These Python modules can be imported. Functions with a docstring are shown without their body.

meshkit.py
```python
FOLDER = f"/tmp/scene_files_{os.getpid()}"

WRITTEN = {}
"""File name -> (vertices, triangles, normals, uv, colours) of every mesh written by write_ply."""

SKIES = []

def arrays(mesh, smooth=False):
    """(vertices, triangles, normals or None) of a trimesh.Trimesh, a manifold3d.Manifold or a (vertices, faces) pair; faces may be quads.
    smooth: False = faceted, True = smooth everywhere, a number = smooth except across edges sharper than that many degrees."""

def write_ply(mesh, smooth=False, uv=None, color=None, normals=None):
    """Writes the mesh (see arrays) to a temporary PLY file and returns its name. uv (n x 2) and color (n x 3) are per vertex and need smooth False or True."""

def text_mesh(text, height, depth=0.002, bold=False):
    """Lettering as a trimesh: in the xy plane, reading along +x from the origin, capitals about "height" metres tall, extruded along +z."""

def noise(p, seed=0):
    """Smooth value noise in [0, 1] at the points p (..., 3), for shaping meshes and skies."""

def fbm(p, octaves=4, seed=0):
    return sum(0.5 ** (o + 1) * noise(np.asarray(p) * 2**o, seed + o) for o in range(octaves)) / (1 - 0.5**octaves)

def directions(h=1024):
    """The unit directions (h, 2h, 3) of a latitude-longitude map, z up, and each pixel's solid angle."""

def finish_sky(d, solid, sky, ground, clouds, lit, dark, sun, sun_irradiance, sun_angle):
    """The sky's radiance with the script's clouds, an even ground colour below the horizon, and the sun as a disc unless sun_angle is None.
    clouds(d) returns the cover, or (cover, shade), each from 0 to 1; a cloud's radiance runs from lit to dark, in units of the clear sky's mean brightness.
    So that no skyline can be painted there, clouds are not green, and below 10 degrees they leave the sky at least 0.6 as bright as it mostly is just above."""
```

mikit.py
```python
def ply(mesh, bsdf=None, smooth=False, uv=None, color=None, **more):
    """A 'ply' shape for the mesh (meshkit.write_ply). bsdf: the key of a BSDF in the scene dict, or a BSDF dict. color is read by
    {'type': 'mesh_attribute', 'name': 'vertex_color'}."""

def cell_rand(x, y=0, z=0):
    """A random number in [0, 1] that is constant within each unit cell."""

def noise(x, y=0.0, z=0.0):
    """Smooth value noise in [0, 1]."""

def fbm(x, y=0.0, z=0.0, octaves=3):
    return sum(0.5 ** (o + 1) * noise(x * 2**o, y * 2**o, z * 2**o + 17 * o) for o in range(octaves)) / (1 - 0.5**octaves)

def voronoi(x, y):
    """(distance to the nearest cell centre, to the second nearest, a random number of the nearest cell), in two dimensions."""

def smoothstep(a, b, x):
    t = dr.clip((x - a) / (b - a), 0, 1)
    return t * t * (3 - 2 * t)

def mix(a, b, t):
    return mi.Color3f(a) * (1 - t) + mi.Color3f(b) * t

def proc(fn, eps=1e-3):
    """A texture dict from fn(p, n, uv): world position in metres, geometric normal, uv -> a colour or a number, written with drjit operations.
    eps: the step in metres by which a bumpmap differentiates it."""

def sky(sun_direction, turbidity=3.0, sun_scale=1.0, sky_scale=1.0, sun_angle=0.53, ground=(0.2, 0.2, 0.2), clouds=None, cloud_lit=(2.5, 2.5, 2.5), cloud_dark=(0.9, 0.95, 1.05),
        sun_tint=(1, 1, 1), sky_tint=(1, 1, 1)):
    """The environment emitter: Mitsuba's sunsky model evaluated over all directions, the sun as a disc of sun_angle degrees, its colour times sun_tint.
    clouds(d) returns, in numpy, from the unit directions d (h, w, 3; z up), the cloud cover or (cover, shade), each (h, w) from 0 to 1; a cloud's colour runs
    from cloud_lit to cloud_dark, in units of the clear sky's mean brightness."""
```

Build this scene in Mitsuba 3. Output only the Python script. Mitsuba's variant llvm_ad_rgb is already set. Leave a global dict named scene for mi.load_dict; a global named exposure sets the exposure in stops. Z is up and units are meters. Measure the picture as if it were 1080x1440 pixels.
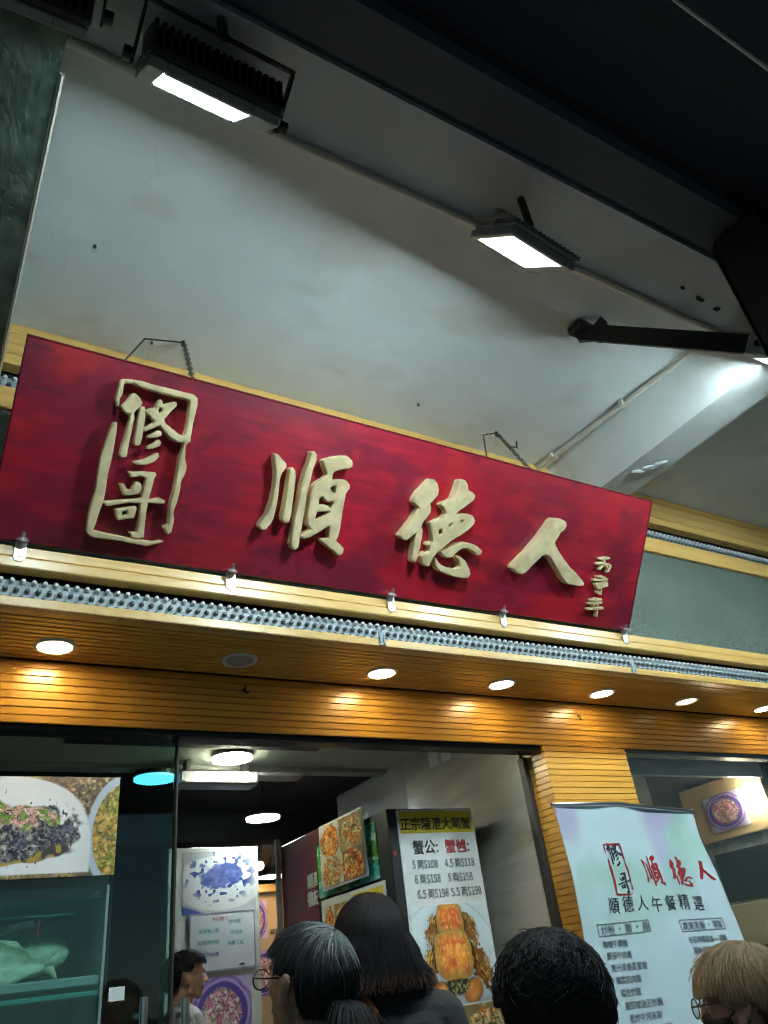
import math, glob, random
import numpy as np, trimesh, manifold3d as m3
import mitsuba as mi, drjit as dr
import mikit, meshkit
from mikit import proc, noise, fbm, voronoi, cell_rand, smoothstep, mix
from shapely.geometry import Polygon, LineString, box as sbox
from shapely import affinity, union_all

T = mi.ScalarTransform4f
scene, labels = {}, {}
rng = np.random.default_rng(7)

# ------------------------------------------------------------------ camera, sky, exposure
EYE = (0.0, 0.0, 1.6)
_M = np.array([[0.86176733, -0.4938463, -0.11607279], [0.17921806, 0.51041535, -0.84104521], [0.4745924, 0.70398295, 0.52836546]])
_c2w = np.eye(4)
_c2w[:3, 0], _c2w[:3, 1], _c2w[:3, 2], _c2w[:3, 3] = -_M[0], -_M[1], _M[2], EYE
scene['camera'] = {'type': 'perspective', 'fov': 2 * math.degrees(math.atan(540 / 1062)), 'fov_axis': 'x', 'near_clip': 0.02, 'far_clip': 500.0, 'to_world': T(_c2w)}
scene['sky'] = mikit.sky((0.2, 0.9, 0.45), turbidity=3, sun_scale=0.0, sky_scale=0.48, ground=(0.2, 0.2, 0.2), sky_tint=(0.72, 0.98, 0.95))
exposure = 1.38
FLOOD_L, DOWN_L, ROOM_L = 66.0, 26.0, 12.0     # radiance of the flood lamps, the soffit downlights, the shop's ceiling lamps
COOL, WARM, SHOP = np.array([0.80, 1.0, 1.03]), np.array([1.0, 0.74, 0.40]), np.array([0.93, 1.0, 0.90])

# ------------------------------------------------------------------ materials
def mat(name, color, rough=0.6, **more):
    c = color if isinstance(color, dict) else {'type': 'rgb', 'value': list(color)}
    d = {'type': 'principled', 'base_color': c, 'roughness': rough, **more}
    scene[name] = {'type': 'twosided', 'bsdf': d}
    return name

def bumped(name, color, rough, fn, scale, eps=2e-3, **more):
    c = color if isinstance(color, dict) else {'type': 'rgb', 'value': list(color)}
    scene[name] = {'type': 'twosided', 'bsdf': {'type': 'bumpmap', 'arbitrary': proc(fn, eps), 'scale': scale, 'bsdf': {'type': 'principled', 'base_color': c, 'roughness': rough, **more}}}
    return name

def wood_fn(base, dark):
    def fn(p, n, uv):
        g = fbm(p.x * 1.3, p.y * 25, p.z * 70, 3)
        b = noise(p.x * 0.7, 3.0, dr.floor(p.z / 0.02613) * 7.3)
        t = smoothstep(0.35, 0.75, g) * 0.6 + b * 0.4
        return mix(base, dark, t)
    return fn
mat('m_wood', proc(wood_fn((0.73, 0.41, 0.075), (0.60, 0.30, 0.042))), 0.30, clearcoat=0.9, clearcoat_gloss=0.93, specular=0.5)
mat('m_wood_trim', proc(wood_fn((0.66, 0.43, 0.14), (0.54, 0.32, 0.08))), 0.36, clearcoat=0.7, clearcoat_gloss=0.9, specular=0.5)
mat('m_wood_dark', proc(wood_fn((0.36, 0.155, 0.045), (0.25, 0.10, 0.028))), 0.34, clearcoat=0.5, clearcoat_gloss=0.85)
mat('m_groove', (0.09, 0.042, 0.012), 0.7)

def plaster_fn(p, n, uv):
    a = fbm(p.x * 1.6, p.y * 1.6 + 4, p.z * 1.6, 4)
    s = fbm(p.x * 9, p.y * 9, p.z * 9 + 2, 3)
    soot = smoothstep(0.55, 0.75, fbm(p.x * 3.1 + 7, p.y * 5.2, p.z * 3, 4))
    c = mix((0.60, 0.66, 0.675), (0.53, 0.57, 0.575), smoothstep(0.3, 0.7, a))
    c = c * (0.93 + 0.14 * s)
    ck = dr.abs(fbm(p.x * 2.3 + 3, p.y * 2.3, p.z * 2.3, 4) - 0.5)
    c = mix(c, (0.30, 0.29, 0.27), smoothstep(0.0045, 0.0015, ck) * smoothstep(0.48, 0.62, noise(p.x * 1.7, p.y * 1.7, 5.0)) * 0.12)
    c = mix(c, (0.42, 0.41, 0.37), soot * 0.5)
    return c
def plaster_bump(p, n, uv):
    return fbm(p.x * 7, p.y * 7, p.z * 7, 3) + 0.12 * fbm(p.x * 60, p.y * 60, p.z * 60, 2)
bumped('m_plaster', proc(plaster_fn), 0.62, plaster_bump, 0.005, specular=0.35)
def rough_fn(p, n, uv):
    a = fbm(p.x * 14, p.y * 14, p.z * 14, 4)
    return mix((0.07, 0.115, 0.095), (0.17, 0.24, 0.205), smoothstep(0.3, 0.75, a))
bumped('m_render', proc(rough_fn), 0.9, lambda p, n, uv: fbm(p.x * 90, p.y * 90, p.z * 90, 3), 0.003, 1e-3)

def lacquer_fn(p, n, uv):
    a = fbm(p.x * 2.2, p.z * 5.5, 1.0, 4)
    b = fbm(p.x * 5.5 + 9, p.z * 9, 5.0, 4)
    k = smoothstep(0.66, 0.80, fbm(p.x * 17, p.z * 30, 9.0, 3)) * smoothstep(0.50, 0.68, a)
    left = smoothstep(0.75, 0.05, p.x)
    st = fbm(p.x * 5, p.z * 75, 21.0, 3)
    c = mix((0.29, 0.005, 0.017), (0.175, 0.006, 0.021), smoothstep(0.36, 0.66, a * 0.7 + st * 0.3))
    c = mix(c, (0.36, 0.012, 0.010), smoothstep(0.46, 0.72, b) * (0.25 + 0.45 * left))
    d = smoothstep(0.55, 0.75, fbm(p.x * 3.1 + 3, p.z * 6.5 - 2, 15.0, 4))
    c = mix(c, (0.10, 0.006, 0.015), d * 0.65)
    e = smoothstep(0.50, 0.64, fbm(p.x * 4.2 + 11, p.z * 8 + 5, 33.0, 4))
    c = mix(c, (0.115, 0.006, 0.022), e * 0.55)
    return mix(c, (0.035, 0.008, 0.012), k * 0.45)
bumped('m_lacquer', proc(lacquer_fn), 0.38, lambda p, n, uv: fbm(p.x * 2.0, p.z * 4.0, 0, 2), 0.004, clearcoat=0.9, clearcoat_gloss=0.96, specular=0.35)
mat('m_sign_side', (0.18, 0.012, 0.018), 0.5)
def gold_fn(p, n, uv):
    return mix((0.66, 0.55, 0.33), (0.52, 0.42, 0.24), smoothstep(0.35, 0.7, fbm(p.x * 16, p.y * 9, p.z * 16, 3)))
mat('m_gold', proc(gold_fn), 0.42, metallic=0.15, specular=0.5, clearcoat=0.25)
mat('m_steel', (0.62, 0.64, 0.65), 0.28, metallic=0.85)
def galv_fn(p, n, uv):
    return mix((0.36, 0.42, 0.45), (0.25, 0.31, 0.34), fbm(p.x * 6, p.z * 40, 1.0, 3))
mat('m_galv', proc(galv_fn), 0.5, metallic=0.0, specular=0.5)
mat('m_stud_lit', (0.62, 0.66, 0.68), 0.35, specular=0.5)  # top row of studs: the light it catches is in the colour
mat('m_stud_shaded', (0.085, 0.10, 0.11), 0.4, specular=0.5)  # lower rows of the same studs, underside shade put into the colour
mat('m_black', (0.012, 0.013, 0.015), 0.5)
mat('m_black_metal', (0.018, 0.021, 0.024), 0.42, specular=0.5)
mat('m_fin', (0.022, 0.024, 0.028), 0.55)
mat('m_lampgrey', (0.22, 0.23, 0.23), 0.45)
def canvas_fn(p, n, uv):
    return mix((0.022, 0.030, 0.044), (0.032, 0.040, 0.056), fbm(p.x * 3, p.y * 9, 1.0, 3))
mat('m_canvas', proc(canvas_fn), 0.85)
mat('m_cassette', (0.055, 0.066, 0.085), 0.55)
mat('m_teal_wall', (0.022, 0.055, 0.052), 0.5)
mat('m_cable', (0.45, 0.47, 0.48), 0.5)
mat('m_conduit', (0.50, 0.49, 0.43), 0.5)
def meshsheet_fn(p, n, uv):
    fx = dr.abs(p.x / 0.0065 - dr.floor(p.x / 0.0065) - 0.5)
    row = dr.floor(p.z / 0.0056)
    sh = 0.5 * (row - 2 * dr.floor(row / 2))
    fx = p.x / 0.0065 + sh; fx = fx - dr.floor(fx) - 0.5
    fz = p.z / 0.0056; fz = fz - dr.floor(fz) - 0.5
    hole = smoothstep(0.34, 0.26, dr.sqrt(fx * fx + fz * fz))
    wv = p.z / 0.0125 + 1.2 * fbm(p.x * 6, p.z * 4, 7.0, 2); wv = wv - dr.floor(wv)
    hole = dr.maximum(hole, smoothstep(0.30, 0.12, dr.abs(wv - 0.5)) * (0.35 + 0.5 * noise(p.x * 60, dr.floor(p.z / 0.0125), 3.0)))
    c = mix((0.27, 0.34, 0.29), (0.20, 0.26, 0.22), fbm(p.x * 4, p.z * 6, 2.0, 3))
    return mix(c, (0.045, 0.055, 0.045), hole)
bumped('m_meshsheet', proc(meshsheet_fn), 0.33, lambda p, n, uv: fbm(p.x * 3.0, p.z * 5, 3.0, 2) + 0.06 * dr.sin(p.z * 502 + 7.5 * fbm(p.x * 6, p.z * 4, 7.0, 2)), 0.014, metallic=0.35, specular=0.5)
def stone_fn(p, n, uv):
    v = fbm(p.x * 1.2 + p.y * 1.1, p.z * 8 + 0.8 * p.y, 3.0, 4)
    f = smoothstep(0.45, 0.55, fbm(p.y * 2 + p.x, p.z * 22, 8.0, 3))
    return mix((0.52, 0.50, 0.43), (0.40, 0.37, 0.30), smoothstep(0.3, 0.7, v)) * (0.95 + 0.08 * f)
mat('m_stone', proc(stone_fn), 0.28, specular=0.5)
def marble_fn(p, n, uv):
    w = fbm(p.x * 1.5 + p.z * 1.1, p.z * 2.2 - p.x, p.y * 2, 4)
    v = smoothstep(0.10, 0.0, dr.abs(fbm(p.x * 2 + 2 * w, p.z * 3.5 - 2 * w, p.y * 2 + 5, 4) - 0.5))
    return mix(mix((0.15, 0.165, 0.17), (0.30, 0.315, 0.32), w), (0.42, 0.42, 0.40), v * 0.6)
mat('m_marble', proc(marble_fn), 0.2, specular=0.5)
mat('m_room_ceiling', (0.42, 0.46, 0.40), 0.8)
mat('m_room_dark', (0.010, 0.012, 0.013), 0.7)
mat('m_room_grey', (0.30, 0.31, 0.29), 0.7)
mat('m_room_wall', (0.50, 0.36, 0.22), 0.7)
mat('m_panel', (0.62, 0.63, 0.58), 0.5)
mat('m_red_panel', (0.11, 0.012, 0.014), 0.45)
mat('m_white', (0.74, 0.75, 0.74), 0.4)
mat('m_paper', (0.72, 0.73, 0.72), 0.55)
mat('m_whiteboard', (0.74, 0.78, 0.80), 0.25)
mat('m_yellow', (0.66, 0.52, 0.03), 0.55)
mat('m_frame', (0.03, 0.032, 0.03), 0.4)
mat('m_chrome', (0.75, 0.76, 0.77), 0.18, metallic=1.0)
mat('m_ink', (0.02, 0.022, 0.03), 0.6)
mat('m_ink_grey', (0.13, 0.15, 0.17), 0.6)
mat('m_ink_red', (0.33, 0.02, 0.025), 0.6)
mat('m_ink_green', (0.02, 0.20, 0.22), 0.6)
mat('m_ink_blue', (0.03, 0.05, 0.25), 0.6)
mat('m_ac', (0.30, 0.33, 0.36), 0.4)
mat('m_bay_head', (0.62, 0.65, 0.68), 0.5)
def paving_fn(p, n, uv):
    gx = p.x / 0.4; gy = p.y / 0.4
    j = dr.minimum(dr.minimum(gx - dr.floor(gx), gy - dr.floor(gy)), dr.minimum(dr.ceil(gx) - gx, dr.ceil(gy) - gy))
    c = mix((0.44, 0.435, 0.42), (0.35, 0.347, 0.34), cell_rand(gx, gy, 1) * 0.6 + 0.4 * fbm(p.x * 8, p.y * 8, 1.0, 3))
    return mix((0.06, 0.058, 0.055), c, smoothstep(0.0, 0.02, j))
mat('m_paving', proc(paving_fn), 0.7)
mat('m_asphalt', proc(lambda p, n, uv: mix((0.04, 0.04, 0.042), (0.065, 0.063, 0.06), fbm(p.x * 20, p.y * 20, 1.0, 3))), 0.85)
mat('m_floor', (0.12, 0.11, 0.10), 0.3)
scene['m_glass'] = {'type': 'thindielectric', 'int_ior': 1.5, 'specular_transmittance': {'type': 'rgb', 'value': [0.84, 0.93, 0.88]}}
scene['m_glass_tank'] = {'type': 'thindielectric', 'int_ior': 1.5, 'specular_transmittance': {'type': 'rgb', 'value': [0.72, 0.98, 0.94]}}
scene['m_glass_green'] = {'type': 'thindielectric', 'int_ior': 1.5, 'specular_transmittance': {'type': 'rgb', 'value': [0.50, 0.78, 0.66]}}
scene['m_lens'] = {'type': 'thindielectric', 'int_ior': 1.5}

# ------------------------------------------------------------------ mesh helpers
def box(x0, x1, y0, y1, z0, z1, bevel=0.0):
    if bevel > 0:
        b = bevel
        c = [(x0, x1), (y0, y1), (z0, z1)]
        pts = []
        for sx in (0, 1):
            for sy in (0, 1):
                for sz in (0, 1):
                    p = np.array([c[0][sx], c[1][sy], c[2][sz]])
                    d = np.array([1 - 2 * sx, 1 - 2 * sy, 1 - 2 * sz]) * b
                    for k in range(3):
                        q = p.copy()
                        for j in range(3):
                            if j != k: q[j] += d[j]
                        pts.append(q)
        return trimesh.convex.convex_hull(np.array(pts))
    m = trimesh.creation.box(extents=(x1 - x0, y1 - y0, z1 - z0))
    m.apply_translation(((x0 + x1) / 2, (y0 + y1) / 2, (z0 + z1) / 2))
    return m

def frame(O, U, V):
    U, V = np.asarray(U, float) / np.linalg.norm(U), np.asarray(V, float) / np.linalg.norm(V)
    m = np.eye(4); m[:3, 0], m[:3, 1], m[:3, 2], m[:3, 3] = U, V, np.cross(U, V), O
    return m

def put(mesh, m): return mesh.copy().apply_transform(m)
def cat(*ms): return trimesh.util.concatenate([m for m in ms])
def tube(path, r, n=8):
    path = [np.asarray(p, float) for p in path]
    ms = []
    for i in range(len(path) - 1):
        ms.append(trimesh.creation.cylinder(radius=r, segment=(path[i], path[i + 1]), sections=n))
        if i: ms.append(trimesh.creation.icosphere(1, r).apply_translation(path[i]))
    return cat(*ms)

def uvbox(w, h, t):
    """A thin board with its lower left front corner at the origin, front at z = t; uv runs over the front."""
    v = np.array([[x, y, z] for z in (t, 0) for x, y in ((0, 0), (w, 0), (w, h), (0, h))], float)
    f = np.array([[0, 1, 2], [0, 2, 3], [4, 6, 5], [4, 7, 6], [0, 4, 5], [0, 5, 1], [1, 5, 6], [1, 6, 2], [2, 6, 7], [2, 7, 3], [3, 7, 4], [3, 4, 0]])
    return trimesh.Trimesh(v, f, process=False), np.array([[0, 0], [1, 0], [1, 1], [0, 1]] * 2, float)

def numbered(key):
    if key not in used: used.add(key); return key
    k = 1
    while f'{key}_{k:03d}' in used: k += 1
    used.add(f'{key}_{k:03d}')
    return f'{key}_{k:03d}'
used = set()

def add(name, mesh, bsdf, parent=None, smooth=False, **more):
    key = numbered((parent + '__' if parent else '') + name)
    scene[key] = mesh if isinstance(mesh, dict) else mikit.ply(mesh, bsdf, smooth=smooth, **more)
    return key

def thing(name, label, cat_, group=None):
    key = numbered(name)
    labels[key] = {'label': label, 'category': cat_}
    if group: labels[key]['group'] = group
    return key
def tag(key, label, cat_=None, group=None, kind=None):
    labels[key] = {'label': label}
    if cat_: labels[key]['category'] = cat_
    if group: labels[key]['group'] = group
    if kind: labels[key]['kind'] = kind
    return key
def struct(key, label=None):
    labels[key] = {'kind': 'structure', **({'label': label} if label else {})}
    return key
def stuff(key): labels[key] = {'kind': 'stuff'}; return key

def emitter(rad): return {'type': 'area', 'radiance': {'type': 'rgb', 'value': [float(x) for x in rad]}}

# ---- lettering: outlines of printed characters, laid flat as thin meshes
_font = {}
def glyph_shape(text, bold=0):
    from PIL import Image, ImageDraw, ImageFont
    if 'f' not in _font:
        _font['f'] = ImageFont.truetype(glob.glob('/opt/blender-*/*/datafiles/fonts/Noto Sans CJK*')[0], 64)
    font = _font['f']
    x0, y0, x1, y1 = font.getbbox(text, anchor='ls', stroke_width=bold)
    im = Image.new('L', (x1 - x0 + 8, y1 - y0 + 8))
    ImageDraw.Draw(im).text((4 - x0, 4 - y0), text, 255, font, anchor='ls', stroke_width=bold)
    on = np.pad(np.asarray(im) > 120, ((0, 0), (1, 1))).astype(np.int8)
    rows, starts = np.nonzero(np.diff(on, axis=1) == 1)
    ends = np.nonzero(np.diff(on, axis=1) == -1)[1]
    import shapely
    shp = union_all(shapely.box(starts, -rows - 1, ends, -rows)).buffer(0.5).buffer(-0.5).simplify(0.8)
    return affinity.affine_transform(shp, [1 / 64, 0, 0, 1 / 64, (x0 - 4) / 64, (4 - y0) / 64])      # one em = 1
def extrude(shp, depth):
    return cat(*[trimesh.creation.extrude_polygon(g, depth, engine='earcut') for g in getattr(shp, 'geoms', [shp]) if g.area > 0])
def text(s, size, depth=0.0012, bold=0, sx=1.0, center=False):
    shp = affinity.scale(glyph_shape(s, bold), size * sx, size, origin=(0, 0))
    if center: shp = affinity.translate(shp, -(shp.bounds[0] + shp.bounds[2]) / 2, 0)
    return extrude(shp, depth)

# ------------------------------------------------------------------ ground
struct(add('pavement', box(-40, 40, -1.6, 1.88, -0.3, 0.0), 'm_paving'), 'grey paved footpath outside the shop')
struct(add('road', box(-200, 200, -200, -1.6, -0.5, -0.13), 'm_asphalt'), 'asphalt road beyond the footpath')
struct(add('shop_floor', box(-3.0, 7.0, 1.88, 9.2, -0.3, 0.15), 'm_floor'), 'raised dark floor of the shop')

# ------------------------------------------------------------------ the shop building
B = thing('shop_building', 'shop front with pale canopy ceiling, golden planked fascia and glass front', 'building')
YF, YW = 2.20, 2.592          # front of the fascia, front of the planked wall behind the soffit
ZS, ZD, ZC = 2.647, 2.437, 3.735
XL, XR = -2.6, 6.6
c = box(XL, XR, 0.98, YF + 0.25, ZC, ZC + 0.25)
add('canopy_ceiling', c, 'm_plaster', B)
add('upper_wall', box(XL, XR, 0.84, 9.2, ZC + 0.25, ZC + 2.5), 'm_render', B)
add('edge_beam', box(XL, XR, 0.84, 1.075, 3.60, ZC + 0.25), 'm_plaster', B)
def cross_beam(x0, x1, xa, xb, zb, m):
    v = np.array([[x, y, z] for y in (1.075, YF + 0.02) for x, z in ((x0, ZC + 0.01), (xa, zb), (xb, zb), (x1, ZC + 0.01))])
    return trimesh.convex.convex_hull(v)
cb = cross_beam(2.50, 2.92, 2.635, 2.83, 3.52, 0)
key = add('cross_beam', cb.subdivide_to_size(0.03), 'm_plaster', B)
labels[key] = {'label': 'bright white cross beam under the ceiling right of the sign'}
key = add('cross_beam', box(-0.55, 0.0, 0.60, YF + 0.02, 3.46, ZC + 0.01), 'm_render', B)
labels[key] = {'label': 'dark rough rendered beam at the left end of the ceiling'}
add('edge_bead', tube([(0.006, 1.08, 3.462), (0.006, YF, 3.462)], 0.006, 6), 'm_conduit', B)
def lump(p, s, seed, rz=0):
    m = trimesh.creation.icosphere(3, 1.0)
    m.vertices *= (1 + 0.35 * (meshkit.fbm(m.vertices * 1.6 + seed, 3) - 0.5))[:, None]
    m.vertices *= s
    m.apply_transform(trimesh.transformations.rotation_matrix(rz, [0, 0, 1]))
    return m.apply_translation(p)
add('plaster_patch', cat(*[lump((2.700 + 0.016 * k, 1.83 - 0.024 * k + 0.02 * (k % 2), 3.517), (0.010, 0.030, 0.010), k, 0.9) for k in range(5)]), 'm_plaster', B, smooth=True)
# fascia, layer by layer
def strip(name, z0, z1, m, y=YF, th=0.05, bevel=0.004): return add(name, box(XL, XR, y, y + th, z0, z1, bevel), m, B)
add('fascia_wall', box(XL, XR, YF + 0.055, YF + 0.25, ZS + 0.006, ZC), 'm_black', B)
strip('bottom_trim', 2.647, 2.680, 'm_wood_trim')
strip('sign_rail', 2.767, 2.803, 'm_wood_trim', YF - 0.012)
strip('sign_rail', 2.8045, 2.842, 'm_wood_trim', YF - 0.006)
strip('upper_rail', 3.352, 3.444, 'm_wood_trim', YF - 0.006)
for k in range(4):
    strip('top_board', 3.546 + k * 0.0475, 3.546 + k * 0.0475 + 0.0465, 'm_wood_trim', YF - 0.004 - 0.001 * (k % 2), bevel=0.002)
add('mesh_panel', box(XL, XR, YF + 0.012, YF + 0.03, 2.842, 3.352), 'm_meshsheet', B)
def perforated(z0, z1, zb):
    s = add('perforated_strip', box(XL, XR, YF + 0.034, YF + 0.045, z0, z1), 'm_galv', B)
    return s
perforated(2.680, 2.7475, 0); perforated(3.444, 3.512, 0)  # lower strip cut short; bare black wall above stands in for the rail shadow
def studs(zs, x0, x1, pitch, r, parent):
    st = trimesh.creation.revolve(np.array([[r, 0], [r, 0.008], [r * 0.85, 0.0125], [r * 0.5, 0.0150], [0.0, 0.0155]]), sections=10)
    st.apply_transform(trimesh.transformations.rotation_matrix(math.pi / 2, [1, 0, 0]))
    for i, z in enumerate(zs):
        ms = []
        for k in range(int((x1 - x0) / pitch)):
            ms.append(st.copy().apply_translation((x0 + (k + 0.5 * (i % 2)) * pitch, YF + 0.0335, z)))
        stuff(add('stud', cat(*ms), 'm_stud_lit' if i == 2 else 'm_stud_shaded', parent, smooth=30))
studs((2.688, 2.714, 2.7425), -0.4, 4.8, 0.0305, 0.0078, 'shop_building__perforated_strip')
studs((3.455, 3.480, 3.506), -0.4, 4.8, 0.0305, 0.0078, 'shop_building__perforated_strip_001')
# soffit of narrow slats, then the planked header and pier
so = add('soffit', box(XL, XR, YF + 0.05, YW + 0.02, ZS + 0.008, ZS + 0.03), 'm_groove', B)
ns = 13; w = (YW - YF - 0.004) / ns
for k in range(ns):
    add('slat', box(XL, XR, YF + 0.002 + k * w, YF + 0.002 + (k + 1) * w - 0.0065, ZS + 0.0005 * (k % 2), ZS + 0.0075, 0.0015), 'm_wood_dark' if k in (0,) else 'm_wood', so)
hd = add('header', box(XL, XR, YW + 0.010, YW + 0.16, ZD + 0.004, ZS), 'm_groove', B)
np_ = 8; ph = (ZS - ZD) / np_
for k in range(np_):
    add('plank', box(XL, XR, YW + 0.0006 * ((k * 5) % 3), YW + 0.0095, ZD + k * ph, ZD + (k + 1) * ph - 0.0022, 0.0012), 'm_wood', hd)
pi_ = add('pier', box(2.446, 2.94, YW + 0.010, YW + 0.16, 0.15, ZD + 0.003), 'm_groove', B)
k = 0
z = ZD - 0.0004
while z - ph > 0.16:
    add('plank', box(2.432, 2.952, YW + 0.0006 * ((k * 7) % 3), YW + 0.15, z - ph, z - 0.0022, 0.0012), 'm_wood', pi_)
    z -= ph; k += 1
# door head, jambs and glass
add('door_frame', box(0.775, 2.430, YW + 0.02, YW + 0.10, 2.416, ZD + 0.003, 0.003), 'm_frame', B)
add('door_frame', box(2.402, 2.430, YW + 0.118, YW + 0.16, 0.15, 2.414, 0.003), 'm_frame', B)
add('door_frame', box(0.783, 0.791, YW + 0.06, YW + 0.09, 0.15, 2.414, 0.002), 'm_frame', B)
add('window_frame', box(XL, 0.783, YW + 0.02, YW + 0.09, 2.424, ZD + 0.003, 0.003), 'm_frame', B)
add('window_frame', box(2.953, XR, YW + 0.02, YW + 0.09, 2.420, ZD + 0.003, 0.003), 'm_galv', B)
def pane(x0, x1, y, z0, z1, m): return mikit.ply((np.array([[x0, y, z0], [x1, y, z0], [x1, y, z1], [x0, y, z1]]), np.array([[0, 1, 2], [0, 2, 3]])), m)
add('glass_pane', pane(XL, 0.588, YW + 0.03, 0.15, 2.423, 'm_glass'), None, B)
add('glass_pane', pane(0.592, 0.781, YW + 0.075, 0.15, 2.423, 'm_glass_green'), None, B)
add('glass_pane', pane(2.955, XR, YW + 0.05, 0.15, 2.419, 'm_glass'), None, B)
add('door_handle', cat(tube([(0.80, 2.56, 1.05), (0.80, 2.56, 1.64)], 0.013, 10), tube([(0.80, 2.56, 1.60), (0.80, 2.63, 1.60)], 0.008), tube([(0.80, 2.56, 1.10), (0.80, 2.63, 1.10)], 0.008)), 'm_chrome', B, smooth=40)
add('door_handle', cat(tube([(0.685, 2.575, 1.05), (0.685, 2.575, 1.655)], 0.012, 10), tube([(0.685, 2.575, 1.61), (0.685, 2.667, 1.61)], 0.008), tube([(0.685, 2.575, 1.10), (0.685, 2.667, 1.10)], 0.008)), 'm_chrome', B, smooth=40)
# inside: ceilings, walls
add('room_ceiling', box(XL, 2.95, YW + 0.16, 3.93, 2.685, 2.95), 'm_room_ceiling', B)
add('ceiling_beam', box(XL, 2.95, 3.935, 4.02, 2.663, 2.70), 'm_room_grey', B)
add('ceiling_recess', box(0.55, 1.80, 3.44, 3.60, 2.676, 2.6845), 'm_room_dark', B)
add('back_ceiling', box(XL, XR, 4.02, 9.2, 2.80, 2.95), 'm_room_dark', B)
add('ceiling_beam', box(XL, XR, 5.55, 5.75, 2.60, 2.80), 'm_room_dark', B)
add('partition_wall', box(2.42, 2.95, YW + 0.162, 3.75, 0.15, 2.684), 'm_stone', B)
add('partition_wall', box(2.42, 2.49, 3.75, 4.6, 0.15, 2.684), 'm_room_grey', B)
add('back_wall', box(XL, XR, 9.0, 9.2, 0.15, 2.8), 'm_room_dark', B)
add('partition_wall', box(XL, 1.38, 6.3, 6.4, 0.15, 2.80), 'm_teal_wall', B)  # added wall; its teal stands in for reflections in the narrow pane
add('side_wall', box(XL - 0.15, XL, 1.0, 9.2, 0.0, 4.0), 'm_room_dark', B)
add('side_wall', box(XR, XR + 0.15, 1.0, 9.2, 0.0, 4.0), 'm_room_dark', B)
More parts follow.
